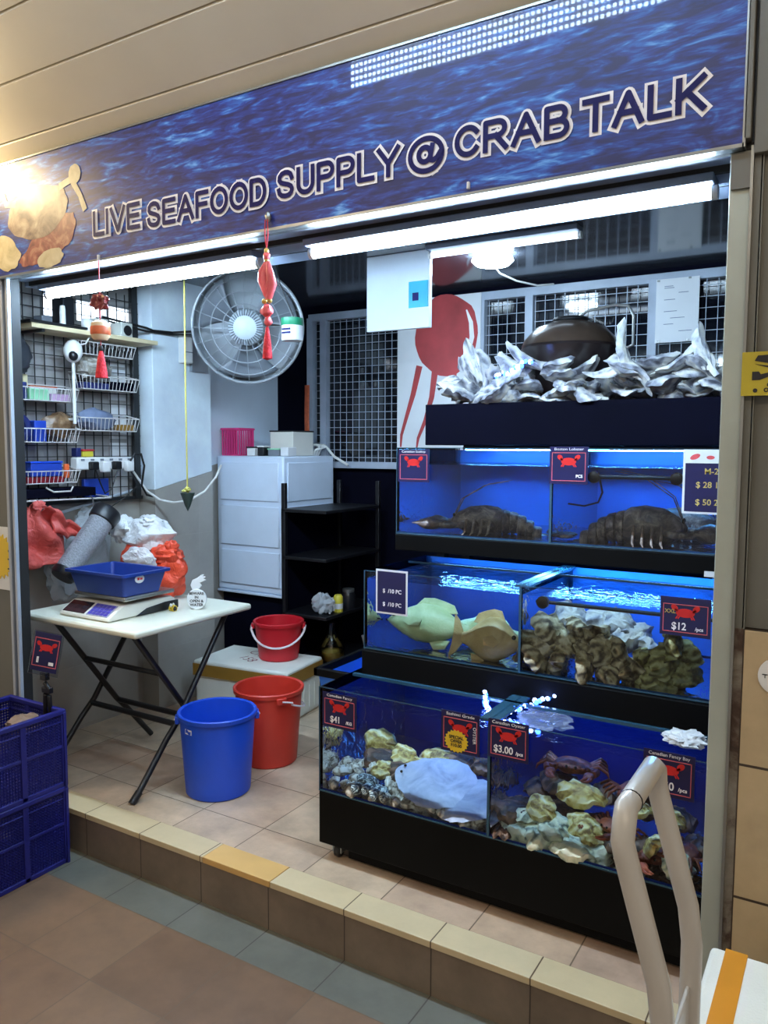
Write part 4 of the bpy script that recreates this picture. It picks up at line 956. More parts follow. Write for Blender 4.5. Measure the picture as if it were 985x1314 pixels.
obj('guard_ring', mb, M['fan_grey'], t)
obj('shroud', MB().lathe([(Rf, -.07), (Rf+.006, -.02), (Rf, .0), (Rf-.004, 0), (Rf-.004, -.07)], n=56, M=FM), M['fan_grey'], t)
mb = MB()
for rr_, z in ((.23, .03), (.17, .05), (.11, .06)): mb.tube([FM @ V((rr_*cos(a), rr_*sin(a), z)) for a in [2*pi*i/40 for i in range(40)]], .003, 6, loop=True)
for i in range(20):
    a = 2*pi*i/20; mb.tube([FM @ V((r*cos(a+.25*(Rf-r)), r*sin(a+.25*(Rf-r)), z)) for r, z in ((.07, .062), (.11, .06), (.17, .05), (.23, .03), (Rf, 0))], .0022, 5)
obj('guard_wires', mb, M['fan_grey'], t)
for i in range(3):
    a0 = 2*pi*i/3+.5
    def bl(u, v, a0=a0):
        r = .05+.20*v; w = (.30+.5*v)*(u-.5)*1.5; return FM @ V((r*cos(a0+w), r*sin(a0+w), -.02-.05*(u-.5)*2))
    obj('fan_blade', MB().grid(bl, 10, 10), M['fan_blade'], t, solid=.004)
obj('hub', MB().lathe([(0, .075), (.05, .072), (.085, .05), (.09, .01), (.05, -.08), (.0, -.08)], n=36, M=FM, cap0=False, cap1=False), M['fan_hub'], t)
mb = MB()
for i in range(36):
    a = 2*pi*i/36; mb.tube([FM @ V((.058*cos(a), .058*sin(a), .073)), FM @ V((.084*cos(a), .084*sin(a), .054))], .0028, 5)
obj('hub_slots', mb, M['fan_blade'], t)
obj('motor', MB().lathe([(0, -.26), (.065, -.26), (.075, -.24), (.075, -.09), (0, -.08)], n=28, M=FM, cap0=False, cap1=False), M['white_plastic'], t)
mp = FM @ V((0, 0, -.22))
obj('wall_bracket', MB().tube([mp, (mp.x, mp.y+.0, mp.z-.12), (CX+.02, mp.y, mp.z-.12)], .022, 12).box(CX-.001, CX+.02, mp.y-.06, mp.y+.06, mp.z-.22, mp.z-.02), M['fan_grey'], t)
# tall white cabinet in the rear corner
x0, x1, y0, y1 = -3.225, -2.73, 1.56, 2.05
t = thing('white_cabinet', 'tall white panelled cabinet on a dark base in the rear corner', 'cabinet', ((x0+x1)/2, (y0+y1)/2, 0))
obj('cabinet_body', MB().box(x0, x1, y0, y1, .56, 1.345), M['cabinet_white'], t, bevel=.010)
for a, b in ((.60, .80), (.83, 1.06), (1.09, 1.31)):
    obj('front_panel', MB().box(x0+.03, x1-.03, y0-.010, y0, a, b), M['cabinet_white'], t, bevel=.006)
    obj('side_panel', MB().box(x1, x1+.008, y0+.03, y1-.03, a, b), M['cabinet_white'], t, bevel=.005)
obj('base_box', MB().box(x0+.01, x1-.02, y0+.03, y1, .03, .545), M['black_matte'], t, bevel=.005)
obj('base_tray', MB().box(x0, x1+.01, y0-.01, y1, .545, .56), M['cabinet_white'], t, bevel=.004)
for x in (x0+.04, x1-.06):
    for y in (y0+.06, y1-.05): obj('cabinet_foot', MB().lathe([(.02, 0), (.02, .03)], (x, y, 0), 12), M['black'], t)
def on_cab(name, label, cat, x, y, w, d, h, m, lid=None): return boxthing(name, label, cat, y, y+d, 1.346, 1.346+h, m, x, x+w, lid=lid)
t = thing('pink_basket', 'pink slatted basket on the white cabinet', 'basket', (-3.13, 1.63, 1.346))
mb = MB().box(-3.20, -3.07, 1.58, 1.70, 1.346, 1.352)
for i in range(8):
    x = -3.20+i*.0182; mb.box(x, x+.008, 1.578, 1.583, 1.35, 1.50).box(x, x+.008, 1.70, 1.705, 1.35, 1.50)
for i in range(7):
    y = 1.58+i*.0185; mb.box(-3.203, -3.198, y, y+.008, 1.35, 1.50).box(-3.072, -3.067, y, y+.008, 1.35, 1.50)
obj('slats', mb, M['pink'], t, smooth=False)
obj('rim', MB().tube([(-3.203, 1.577, 1.50), (-3.067, 1.577, 1.50), (-3.067, 1.706, 1.50), (-3.203, 1.706, 1.50)], .007, 8, loop=True), M['pink'], t)
on_cab('white_canister', 'white canister on the cabinet beside the pink basket', 'canister', -3.03, 1.60, .06, .06, .045, M['white_plastic'], M['black'])
on_cab('black_canister', 'squat black canister on the white cabinet', 'canister', -2.95, 1.60, .045, .05, .05, M['black'], M['white_plastic'])
on_cab('green_lid_box', 'grey box with green lid on the white cabinet', 'box', -2.89, 1.62, .08, .08, .035, M['grey'], M['mint'])
on_cab('white_carton', 'white carton at the right end on the white cabinet', 'carton', -2.80, 1.62, .055, .08, .05, M['paper'])
on_cab('grey_machine', 'grey boxy machine on the white cabinet before the grille', 'machine', -2.98, 1.75, .17, .2, .14, M['scale_white'], M['black'])
# tub on a cord, orange strap, white cable coil
t = thing('hung_tub', 'green and white tub hanging on a cord beside the fan', 'tub', (-2.10, .85, 1.92))
hx, hy = -2.115, .85
obj('tub_body', MB().lathe([(0, 1.855), (.044, 1.855), (.046, 1.86), (.046, 1.945), (0, 1.945)], (hx, hy, 0), 24, cap0=False, cap1=False), M['paper'], t)
obj('green_band', MB().lathe([(.0465, 1.918), (.048, 1.920), (.048, 1.950), (0, 1.952)], (hx, hy, 0), 24), mat('green_lid', rgb(30, 130, 92), .4), t)
for i, zz in enumerate((1.90, 1.885)): obj('print', MB().box(hx-.02, hx+.025, hy-.0468, hy-.0445, zz-.004, zz+.004), M['navy_ink'], t, smooth=False)
obj('tub_cord', MB().tube([(hx+.01, hy, 1.952), (hx-.05, hy-.02, 2.10), (hx-.085, hy-.03, 2.27)], .003, 6), M['cable_black'], t)
t = thing('orange_strap', 'orange strap hanging against the rear wire grille', 'strap', (-2.93, 1.98, 1.42)); obj('strap', MB().grid(lambda u, v: (-2.952+.035*u-.012*v*v, YB-.055-.01*sin(v*4), 1.38+.4*v), 3, 16), M['charm_orange'], t, solid=.004)
pts = [(-2.86+.06*cos(a)*(1+.2*sin(a*3)), YB-.075-.004*a, 1.385+.035*sin(a)+.01*cos(2*a)) for a in [i*.45 for i in range(42)]]+[(-2.78, YB-.08, 1.40), (-2.72, YB-.08, 1.34), (-2.62, YB-.08, 1.29)]
t = thing('cable_coil', 'white cable coiled in front of the rear wire grille', 'cable', (-2.86, YB-.08, 1.345)); obj('coil', MB().tube(pts, .008, 7), M['cable_white'], t)
obj('tie', MB().blob((-2.80, YB-.085, 1.405), (.018, .02, .012), 3, .2), M['cable_white'], t)
# ------------------------------------------------------------------ foam box, buckets, rear shelf
t = thing('foam_box', 'white foam box with brown taped lid under the small red pail', 'box', (-2.69, 1.285, 0), R(6))
obj('box_body', MB().box(-.283, .283, -.173, .173, .0, .215), M['foam'], t, local=True, bevel=.014)
obj('box_lid', MB().box(-.29, .29, -.18, .18, .218, .275), M['foam'], t, local=True, bevel=.010)
mb = MB().box(-.2915, .2915, -.1812, -.179, .195, .258).box(-.2915, .2915, .179, .1812, .195, .258).box(-.2915, -.289, -.181, .181, .195, .258).box(.289, .2915, -.181, .181, .195, .258)
obj('brown_tape', mb, M['tape_brown'], t, local=True, smooth=False)
for i, (s, x, z) in enumerate((('CRAB', -.10, .05), ('158', -.13, -.04))):
    o = text('lid_lettering', s, .085, mat('red_brown_marker', rgb(130, 60, 60), .6), t, ext=.0002, bold=-.001)
    o.data.transform(Matrix.Translation((x+.09, z, .2757)) @ Matrix.Rotation(R(-25), 4, 'Z') @ Matrix.Rotation(R(-90), 4, 'X'))
mb = MB()
for i in range(5): mb.box(.2835, .288, -.12+i*.055, -.12+i*.055+.012, .03, .16)
obj('side_ribs', mb, M['foam'], t, local=True, bevel=.003)

def bucket(name, label, x, y, z0, r0, r1, h, m, ha, down, lugs=True):
    t = thing(name, label, 'bucket', (x, y, z0), ha)
    prof = [(0, .006), (r0-.012, .006), (r0-.006, 0), (r0, .006), (r0+(r1-r0)*.9, h*.9), (r1-.004, h-.022), (r1+.006, h-.020), (r1+.008, h-.004), (r1+.004, h), (r1-.006, h-.004), (r0+(r1-r0)*.5-.005, h*.5), (r0-.008, .012), (0, .012)]
    obj('bucket_body', MB().lathe(prof, n=56, cap0=False, cap1=False), m, t, local=True, angle=35)
    for s in (-1, 1):
        obj('handle_lug', MB().cbox((s*(r1+.006), 0, h-.030), (.018, .045, .030)), m, t, local=True, bevel=.004)
    n = 20; pts = []
    for i in range(n+1):
        a = pi*i/n; u = (r1+.014)*cos(a); d = (r1+.004)*sin(a)
        yy, zz = -d*1.12*cos(down), h-.030-d*1.12*sin(down)
        rb = r0+(r1-r0)*max(0, zz)/h+(.022 if zz > h-.05 else .014); rho = math.hypot(u, yy)
        if 0 < i < n and rho < rb: yy = -math.sqrt(max(0, rb*rb-u*u))
        pts.append((u, yy, zz))
    hd = obj('bail_handle', MB().tube(pts, .0062, 8, flat=.7), M['handle_white'], t, local=True)
    return t
t = bucket('blue_bucket', 'tall bright blue bucket on the floor beside the table leg', -2.182, .43, 0, .130, .152, .335, M['blue_plastic'], R(-136), R(20))
ea = R(40)
obj('bucket_emblem', MB().grid(lambda u, v: ((.1500)*cos(ea+(u-.5)*.26), (.1500)*sin(ea+(u-.5)*.26), .272+.020*v), 8, 3), M['white_ink'], t, local=True)
obj('emblem_mark', MB().grid(lambda u, v: ((.1507)*cos(ea+(u-.5)*.20), (.1507)*sin(ea+(u-.5)*.20), .2755+.013*v+.004*sin(u*6.28)), 10, 2), M['blue_plastic'], t, local=True)
bucket('orange_bucket', 'orange red bucket standing behind the blue bucket', -2.205, .782, 0, .124, .150, .338, M['red_bucket'], R(150), R(24))
bucket('red_pail', 'small red pail with white handle on the foam box', -2.605, 1.352, .2755, .105, .128, .205, M['red_pail'], R(32), R(40))

x0, x1, y0, y1 = -2.70, -2.40, 1.50, 2.06
t = thing('rear_shelf', 'black open shelf unit with bottles at the rear behind the foam box', 'shelf', ((x0+x1)/2, (y0+y1)/2, 0))
for z in (.06, .205, .485, .80, 1.06): obj('shelf_board', MB().box(x0, x1, y0, y1, z-.018, z), M['black'], t, bevel=.003)
for x, y in ((x0+.012, y0+.012), (x0+.012, y1-.012), (x1-.012, y1-.012)):
    obj('post', MB().box(x-.012, x+.012, y-.012, y+.012, 0, 1.2), M['black'], t, bevel=.002)
obj('back_panel', MB().box(x0, x0+.006, y0, y1, .05, 1.06), M['black_matte'], t, smooth=False)
t = thing('glass_bottle', 'round glass bottle with yellow liquid on the lower rear shelf', 'bottle', (-2.46, 1.70, .206))
obj('bottle_glass', MB().lathe([(0, .206), (.068, .206), (.074, .225), (.070, .28), (.035, .335), (.020, .37), (.020, .415), (.016, .415), (.016, .37), (.03, .335)], (-2.475, 1.66, 0), 28, cap0=False, cap1=False), M['frosted'], t)
obj('liquid', MB().lathe([(0, .210), (.062, .210), (.068, .228), (.067, .262), (0, .262)], (-2.475, 1.66, 0), 24, cap0=False, cap1=False), mat('yellow_liquid', rgb(172, 140, 60), .3), t)
t = thing('yellow_canister', 'yellow canister standing on the middle rear shelf', 'canister', (-2.44, 1.63, .486)); obj('body', MB().lathe([(0, .486), (.026, .486), (.026, .570), (.018, .582), (0, .582)], (-2.435, 1.665, 0), 20, cap0=False, cap1=False), M['ygreen'], t)
obj('label_band', MB().lathe([(.0265, .505), (.0265, .535)], (-2.435, 1.665, 0), 20), M['paper'], t)
t = thing('grey_bag', 'crumpled grey film bag on the middle rear shelf', 'bag', (-2.5, 1.58, .486)); obj('bag_film', MB().blob((-2.47, 1.565, .545), (.06, .05, .055), 81, .45, 2.4, 28, 18, fold=.08), M['clear_bag'], t)
t = thing('white_holder', 'small white bent holder beside the yellow canister', 'holder', (-2.44, 1.60, .486)); obj('bent_strip', MB().tube([(-2.43, 1.575, .49), (-2.43, 1.58, .57), (-2.43, 1.605, .575), (-2.43, 1.615, .50)], .006, 8, flat=.6), M['paper'], t)
t = thing('dark_jar', 'dark jar at the far end of the middle rear shelf', 'jar', (-2.45, 1.78, .486)); obj('body', MB().lathe([(0, .486), (.04, .486), (.04, .56), (.03, .58), (0, .58)], (-2.45, 1.79, 0), 20, cap0=False, cap1=False), M['scale_dark'], t)
obj('lid', MB().lathe([(.034, .578), (.034, .595), (0, .595)], (-2.45, 1.79, 0), 20), M['steel'], t)

# ------------------------------------------------------------------ tank stand and the tanks
TX0, TX1 = -1.515, -.262
t = thing('tank_stand', 'stepped black stand with casters carrying the three fish tanks', 'stand', ((TX0+TX1)/2, .6, 0))
obj('base_cabinet', MB().box(TX0, TX1, .208, .80, .055, .236), M['tank_black'], t, bevel=.004)
obj('base_skirt', MB().box(TX0+.10, TX1-.02, .240, .78, .012, .056), M['tank_black'], t, smooth=False)
obj('tier_tray', MB().box(TX0, TX1, .475, 1.02, .574, .664), M['tank_black'], t, bevel=.003)
obj('tier_tray', MB().box(TX0, TX1, .712, 1.30, 1.005, 1.066), M['tank_black'], t, bevel=.003)
obj('top_trough', MB().box(TX0, TX1, .95, 1.42, 1.408, 1.572), M['black_matte'], t, bevel=.003)
obj('back_board', MB().box(TX0, TX1, 1.43, 1.45, .06, 1.575), M['black_matte'], t, smooth=False)
for x in (TX0+.02, TX1-.02):
    obj('post', MB().box(x-.018, x+.018, .812, .85, .0, .575), M['tank_black'], t, smooth=False)
    obj('post', MB().box(x-.018, x+.018, 1.06, 1.10, .0, 1.006), M['tank_black'], t, smooth=False)
    obj('post', MB().box(x-.018, x+.018, 1.31, 1.35, .0, 1.41), M['tank_black'], t, smooth=False)
for x, y in ((TX0+.055, .25), (TX1-.06, .25), (TX0+.055, .74), (TX1-.06, .74)):
    c = obj('caster', MB().lathe([(0, -.011), (.020, -.011), (.024, -.007), (.024, .007), (.020, .011), (0, .011)], (x, y, .025), 20, M=Matrix.Rotation(R(90), 4, 'Y'), cap0=False, cap1=False), M['scale_dark'], t)
    obj('caster_fork', MB().box(x-.018, x-.013, y-.014, y+.014, .02, .056).box(x+.013, x+.018, y-.014, y+.014, .02, .056), M['steel'], c, smooth=False)

def tank(label, y0, y1, z0, z1, zw, xd, back, side):
    t = thing('fish_tank', label, 'tank', ((TX0+TX1)/2, (y0+y1)/2, z0))
    g = .007
    obj('front_glass', MB().box(TX0+.002, TX1-.002, y0, y0+g, z0, z1), M['glass'], t, smooth=False)
    obj('side_glass', MB().box(TX0+.002, TX0+g, y0+g, y1-g, z0, z1), M['glass'], t, smooth=False)
    obj('side_glass', MB().box(TX1-g, TX1-.002, y0+g, y1-g, z0, z1), side, t, smooth=False)
    obj('back_panel', MB().box(TX0+.002, TX1-.002, y1-g, y1, z0, z1-.01), back, t, smooth=False)
    obj('bottom_glass', MB().box(TX0+g, TX1-g, y0+g, y1-g, z0, z0+.006), back, t, smooth=False)
    obj('divider', MB().box(xd-.003, xd+.003, y0+g+.001, y1-g-.001, z0+.006, z1), M['glass'], t, smooth=False)
    mb = MB().box(TX0, TX1, y0-.0012, y0+.0008, z1-.002, z1).box(TX0, TX0+.003, y0-.001, y0+.003, z0, z1).box(xd-.004, xd+.004, y0-.001, y0+.001, z0, z1).box(TX0, TX1, y0-.002, y0+.001, z0-.001, z0+.004)
    obj('glass_edge', mb, M['glass_edge'], t, smooth=False)
    mb = MB()
    for (xa, xb) in ((TX0+g+.002, xd-.005), (xd+.005, TX1-g-.002)): mb.box(xa, xb, y0+g+.002, y1-g-.002, z0+.007, zw)
    obj('water', mb, M['water'], t, smooth=False)
    return t
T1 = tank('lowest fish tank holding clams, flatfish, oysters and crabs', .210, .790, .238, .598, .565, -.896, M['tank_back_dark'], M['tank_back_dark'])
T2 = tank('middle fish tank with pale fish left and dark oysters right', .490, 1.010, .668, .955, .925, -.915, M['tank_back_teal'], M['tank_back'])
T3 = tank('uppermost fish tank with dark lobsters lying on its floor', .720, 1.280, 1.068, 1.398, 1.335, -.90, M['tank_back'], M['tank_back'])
# the brighter back sheet seen behind the right half of the middle tank
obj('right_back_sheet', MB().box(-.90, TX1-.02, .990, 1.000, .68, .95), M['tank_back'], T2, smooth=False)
# braces
obj('cross_brace', MB().box(-.94, -.89, .505, 1.0, .948, .955), M['glass_edge'], T2, smooth=False)
obj('top_brace', MB().box(TX0+.01, TX1-.01, .80, .81, .944, .951), M['glass_edge'], T2, smooth=False)
obj('cross_brace', MB().box(-.93, -.87, .22, .78, .590, .597), M['glass_edge'], T1, smooth=False)
obj('top_brace', MB().box(TX0+.01, TX1-.01, .40, .415, .588, .597), M['glass_edge'], T1, smooth=False)
def rod(label, xa, xb, y, z, rgt=True):
    t = thing('clamp_rod', label, 'rod', ((xa+xb)/2, y, z))
    obj('rod', MB().tube([(xa-.025, y, z), (xb+.02, y, z)], .006, 10), M['black'], t)
    for x in ((xa, xb) if rgt else (xa,)):
        obj('knob', MB().lathe([(0, -.012), (.018, -.012), (.020, -.008), (.020, .006), (.012, .010), (0, .010)], n=22, M=Matrix.Translation((x, y-.008, z)) @ Matrix.Rotation(R(90), 4, 'X'), cap0=False, cap1=False), M['black'], t)
    return t
t = rod('black rod with round knob across the middle tank right side', -.845, -.28, .515, .905, False)
obj('rod_highlight_strip', MB().tube([(-.80, .508, .909), (-.47, .508, .909)], .004, 8), M['glass_edge'], t)  # highlight along the black rod, modelled as a thin blue-grey tube
t = rod('black rod with two round knobs inside the uppermost tank', -.757, -.492, .745, 1.302)
obj('rod_highlight_strip', MB().tube([(-.75, .738, 1.306), (-.51, .738, 1.306)], .005, 8), M['glass_edge'], t)  # same modelled highlight on the upper rod
t = thing('air_hose', 'thin dark air hose curving down inside the uppermost tank', 'hose', (-.77, .76, 1.07)); obj('hose', MB().tube([(-.745, .76, 1.30), (-.735, .765, 1.25), (-.75, .77, 1.215), (-.80, .78, 1.20), (-.86, .79, 1.205)], .0035, 6), M['cable_black'], t)
# blue LED bars and strings over the water
def ledbar(label, x0, x1, y, z, m='blue_led_soft'):
    t = thing('led_bar', label, 'light', ((x0+x1)/2, y, z))
    obj('bar_housing', MB().box(x0, x1, y-.012, y+.012, z, z+.010), M['black'], t, smooth=False)
    obj('led_row', MB().box(x0+.01, x1-.01, y-.007, y+.007, z-.004, z), M[m], t, smooth=False)
ledbar('blue LED bar under the middle tray, over the lowest tank', -1.42, -.32, .585, .562, 'blue_led_low')
ledbar('blue LED bar under the uppermost tray, over the middle tank', -1.42, -.32, .90, .990)
ledbar('blue LED bar under the top trough, inside the uppermost tank', -1.42, -.32, 1.12, 1.392)
def ledstring(label, pts, n, group):
    t = thing('led_string', label, 'light', pts[0], 0, group)
    obj('led_cable', MB().tube(pts, .0035, 6), M['glass_edge'], t)
    mb = [MB(), MB()]; P_ = [V(p) for p in pts]; L_ = [(P_[i+1]-P_[i]).length for i in range(len(P_)-1)]; S = sum(L_)
    for i in range(n):
        d = S*(i+.5)/n; k_ = 0
        while d > L_[k_]: d -= L_[k_]; k_ += 1
        p = P_[k_].lerp(P_[k_+1], d/L_[k_]); q = 1.0+.6*random.random()
        mb[i % 2].blob((p.x+random.uniform(-.008, .008), p.y-.004, p.z+random.uniform(-.004, .008)), (.0056*q, .0042, .0056*q), i, .2, nu=8, nv=6)
    obj('led_bead', mb[0], M['blue_led_bright'], t); obj('led_bead', mb[1], M['blue_led_deep'], t)
M['blue_led_deep'] = emis('deep_blue_led', (.03, .12, 1.0), 4)
M['blue_led_bright'] = emis('blue_white_led', (.25, .40, 1.0), 12)
ledstring('glowing blue LED string dipping into the lowest tank beside the divider, left strand', [(-1.005, .44, .600), (-.99, .40, .585), (-.965, .36, .577), (-.945, .33, .570), (-.93, .30, .572), (-.915, .29, .56)], 30, 'blue LED strings')
ledstring('glowing blue LED string rising to the upper right over the divider, right strand', [(-.78, .50, .612), (-.82, .45, .601), (-.86, .40, .590), (-.90, .35, .580)], 20, 'blue LED strings')
ledstring('glowing blue LED string lying on the water right of the divider', [(-.90, .30, .568), (-.86, .29, .567), (-.81, .28, .567), (-.77, .275, .566)], 12, 'blue LED strings')
ledstring('short glowing bead row imitating an LED reflection among the shells on the tank stand', [(-1.215, .945, 1.665), (-1.16, .94, 1.682), (-1.09, .935, 1.712), (-1.045, .93, 1.722)], 14, 'blue LED strings')  # glowing beads modelled in place of an LED strip's reflection
t = thing('film_bag', 'clear film bag floating on the water beside the LED strings', 'bag', (-.80, .3, .57)); obj('film', MB().blob((-.78, .36, .575), (.08, .07, .016), 91, .5, 3, 30, 16, fold=.08), bagmat('faint_film', rgb(190, 205, 235), .22, .12), t)
t = thing('white_film_bag', 'crumpled white film bag on the lowest tank, right corner', 'bag', (-.37, .3, .6)); obj('film', MB().blob((-.365, .30, .618), (.055, .05, .018), 93, .5, 3, 30, 16, fold=.1), M['white_bag'], t)
t = thing('paper_slip', 'small white slip on the tray edge by the right post', 'paper', (-.33, .71, 1.03)); obj('slip', MB().box(-.395, -.345, .708, .711, 1.000, 1.018), M['paper'], t, smooth=False)
t = thing('blue_letter', 'small blue letter on the middle tank glass beside the post', 'letter', (-.35, .485, .69)); o = text('lettering', 'M', .03, M['blue_plastic'], t, at=(-.0, .0035, .006), ext=.0005)

# blue filter tub left of the tanks, with tongs
t = thing('blue_tub', 'blue plastic tub with black rim left of the fish tanks', 'tub', (-1.63, .62, 0))
def bx(x0, x1, y0, y1, z): return [(x0, y0, z), (x1, y0, z), (x1, y1, z), (x0, y1, z)]
obj('tub_body', MB().rings([bx(-1.67, -1.56, .50, .84, .30), bx(-1.70, -1.535, .46, .88, .56), bx(-1.695, -1.54, .465, .875, .56), bx(-1.66, -1.57, .51, .83, .31)]), mat('light_blue_tub', rgb(52, 128, 245), .4, var=.05), t, smooth=False)
mb = MB().box(-1.71, -1.527, .445, .465, .545, .575).box(-1.71, -1.527, .872, .89, .545, .575).box(-1.71, -1.692, .445, .89, .545, .575).box(-1.545, -1.527, .445, .89, .545, .575)
obj('black_rim', mb, M['tank_black'], t, bevel=.003)
obj('tub_stand', MB().box(-1.68, -1.55, .49, .85, 0, .299), M['black_matte'], t, smooth=False)
t = thing('metal_tongs', 'steel tongs standing in the blue tub', 'tongs', (-1.60, .78, .42))
obj('tong_arm', MB().tube([(-1.60, .66, .33), (-1.605, .66, .58), (-1.63, .66, .665)], .006, 8, flat=.5), M['steel'], t)
obj('tong_arm', MB().tube([(-1.60, .67, .33), (-1.60, .67, .58), (-1.565, .68, .655)], .006, 8, flat=.5), M['steel'], t)

# ------------------------------------------------------------------ price cards
def card(label, x0, x1, z0, z1, y, head=None, price=None, unit=None, crab=True, sub=None, group='price cards on the tanks', white=False, lines=()):
    w, h = x1-x0, z1-z0; cx, cz = (x0+x1)/2, (z0+z1)/2
    t = thing('price_card', label, 'sign', (cx, y, cz), 0, group)
    if white: obj('white_border', MB().cbox((0, -.0010, 0), (w, .0016, h)), M['paper'], t, local=True, smooth=False)
    e = .007 if white else 0
    obj('panel', MB().cbox((0, -.0016, 0), (w-2*e, .0020, h-2*e)), M['navy_card'], t, local=True, smooth=False)
    if not white:
        a, b, th = w/2-.008, h/2-.010, .0022; zt_ = b-.010
        mb = MB()
        for bb in ((-a, a, zt_-th, zt_), (-a, a, -b, -b+th), (-a, -a+th, -b, zt_), (a-th, a, -b, zt_)): mb.box(bb[0], bb[1], -.0036, -.0024, bb[2], bb[3])
        obj('border', mb, M['pink_line'], t, local=True, smooth=False)
    if head: text('heading', head, .0125, M['white_ink'], t, at=(0, -.0028, h/2-.009), ext=.0003, sx=min(1.3, w*.9/(len(head)*.0062)))
    if crab: obj('crab_picture', crab_print(None, min(1.0, w/.125), .0, h*.10, -.0024), M['crab_red'], t, local=True, smooth=False)
    if price: text('price_lettering', price, .030, M['white_ink'], t, at=(-w*.12, -.0028, -h*.26), ext=.0003, bold=.0006, sx=.9)
    if unit: text('unit_lettering', unit, .014, M['white_ink'], t, at=(w*.28, -.0028, -h*.29), ext=.0003, bold=.0004)
    for (s, x, z, sz, mm) in lines: text('lettering', s, sz, M[mm], t, at=(x*w, -.0028, z*h), ext=.0003, bold=.0003)
    return t
card('navy price card 41 per kg at the left end of the lowest tank', -1.497, -1.362, .468, .585, .2085, 'Canadian Fancy', '$41', '/KG')
c = card('navy price card with yellow special offer burst on the lowest tank', -1.053, -.925, .478, .604, .2085, 'Sashimi Grade', None, None)
st = [((.036 if i % 2 else .031)*cos(2*pi*i/40)*1.12, (.036 if i % 2 else .031)*sin(2*pi*i/40)) for i in range(40)]
b = obj('offer_burst', MB().prism([(u-.012, v-.028) for u, v in st], lambda u, v, d: (u, d, v), -.003, -.0042), M['yellow'], c, local=True, smooth=False)
for i, s in enumerate(('SPECIAL', 'OFFER', '$10.00')):
    o = text('burst_lettering', s, .0135, M['ink'], b, at=(-.012, -.0045, -.016-i*.0125), bold=.0005, ext=.0002)
text('side_lettering', 'OYSTER', .0145, M['white_ink'], c, at=(.045, -.0028, 0), ext=.0003).rotation_euler = (0, R(90), 0)
for o in c.children:
    if o.name.startswith('side_lettering'): o.location = V((.047, 0, .045)); o.rotation_euler = (0, R(90), 0)
card('navy price card 3 dollars right of the divider on the lowest tank', -.897, -.772, .490, .606, .2085, 'Canadian Oyster', '$3.00', '/pcs')
card('navy price card at the right end of the lowest tank, behind the trolley handle', -.452, -.322, .487, .607, .2085, 'Canadian Fancy Bay', '$1.50', '/pcs')
card('navy price card 12 per piece on the middle tank by the post', -.478, -.338, .855, .968, .4885, None, '$12', '/pcs', lines=(('XXL', -.30, .12, .016, 'gold_ink'),))
card('white bordered price board on the left end of the middle tank', -1.462, -1.332, .805, .965, .4885, None, None, None, False, white=True, lines=(('$  /10 PC', .02, .02, .02, 'white_ink'), ('$  /10 PC', .02, -.28, .02, 'white_ink')))
c = card('white bordered chalk price board on the uppermost tank by the post', -.470, -.330, 1.195, 1.396, .7185, None, None, None, False, white=True, lines=(('M-2', .10, .16, .026, 'gold_ink'), ('$ 28 1', .02, -.05, .026, 'gold_ink'), ('$ 50 2', .02, -.32, .026, 'gold_ink')))
obj('white_header', MB().box(-.068, .068, -.0036, -.0028, .058, .098), M['paper'], c, local=True, smooth=False)
obj('header_marks', MB().prism(ell(-.035, .078, .016, .008, 14, .4), lambda u, v, d: (u, d, v), -.0036, -.0041).prism(ell(.01, .076, .012, .006, 14, 0), lambda u, v, d: (u, d, v), -.0036, -.0041), M['charm_pink'], c, local=True, smooth=False)
card('navy price card over the lobsters on the uppermost tank', -.905, -.772, 1.277, 1.404, .7185, 'Boston Lobster', None, 'PCS', True)
card('navy price card at the far left end of the uppermost tank', -1.505, -1.372, 1.268, 1.392, .7185, 'Canadian Scallop', None, None, True)

# ------------------------------------------------------------------ shells and animals
def shell_mesh(seed, L=.095, W=.066, T=.026, ruf=.35, bend=0.0, curl=0.0):
    mb = MB(); nu, nv = 32, 7; S = V((seed*1.37, seed*2.11, seed*.73))
    def ringat(v, top):
        out = []
        for j in range(nu):
            a = 2*pi*j/nu
            rr_ = 1+.16*noise.noise(V((cos(a)*1.3, sin(a)*1.3, 0))+S)+.05*sin(a*9+seed)
            x = L/2*cos(a)*rr_*v; y = W/2*sin(a)*(1-.28*cos(a))*rr_*v
            d = 1-v*v
            z = T*(.62*d**.7 if top else -.38*d**.7)
            z += T*.055*sin(v*17+2.5*noise.noise(V((x*30, y*30, seed))))*(v > .2)
            z += T*ruf*v*v*noise.noise(V((cos(a)*2.2, sin(a)*2.2, v))+S*1.3)*1.6
            z += bend*L*((x/L)**2)*2+curl*x*y/L*3
            out.append((x, y, z+(T*.03 if top else -T*.03)))
        return out
    vs = [i/nv for i in range(1, nv+1)]
    mb.rings([ringat(v, True) for v in vs]+[ringat(v, False) for v in reversed(vs)])
    return mb
protos = {}
def shells(name, label, group, cat, spots, meshes, m):
    """spots: (x, y, z, scale, rx, ry, rz)"""
    for i, (x, y, z, s, rx, ry, rz) in enumerate(spots):
        key = (name, m.name, i % len(meshes))
        if key in protos:
            o = protos[key].copy(); C.objects.link(o)
        else:
            o = obj(name, shell_mesh(*meshes[i % len(meshes)]), m); protos[key] = o
        o.location = (x, y, z); o.rotation_euler = (rx, ry, rz); o.scale = (s, s, s)
        tag(o, label, cat, group)
rnd = random.Random(11)
U = rnd.uniform
long_ = [(1, .16, .100, .030, .3, .2, .3), (2, .18, .085, .028, .32, -.25, -.4), (3, .14, .105, .034, .3, .15, .3), (4, .20, .075, .028, .32, .35, .2), (5, .13, .11, .036, .3, -.15, .4)]
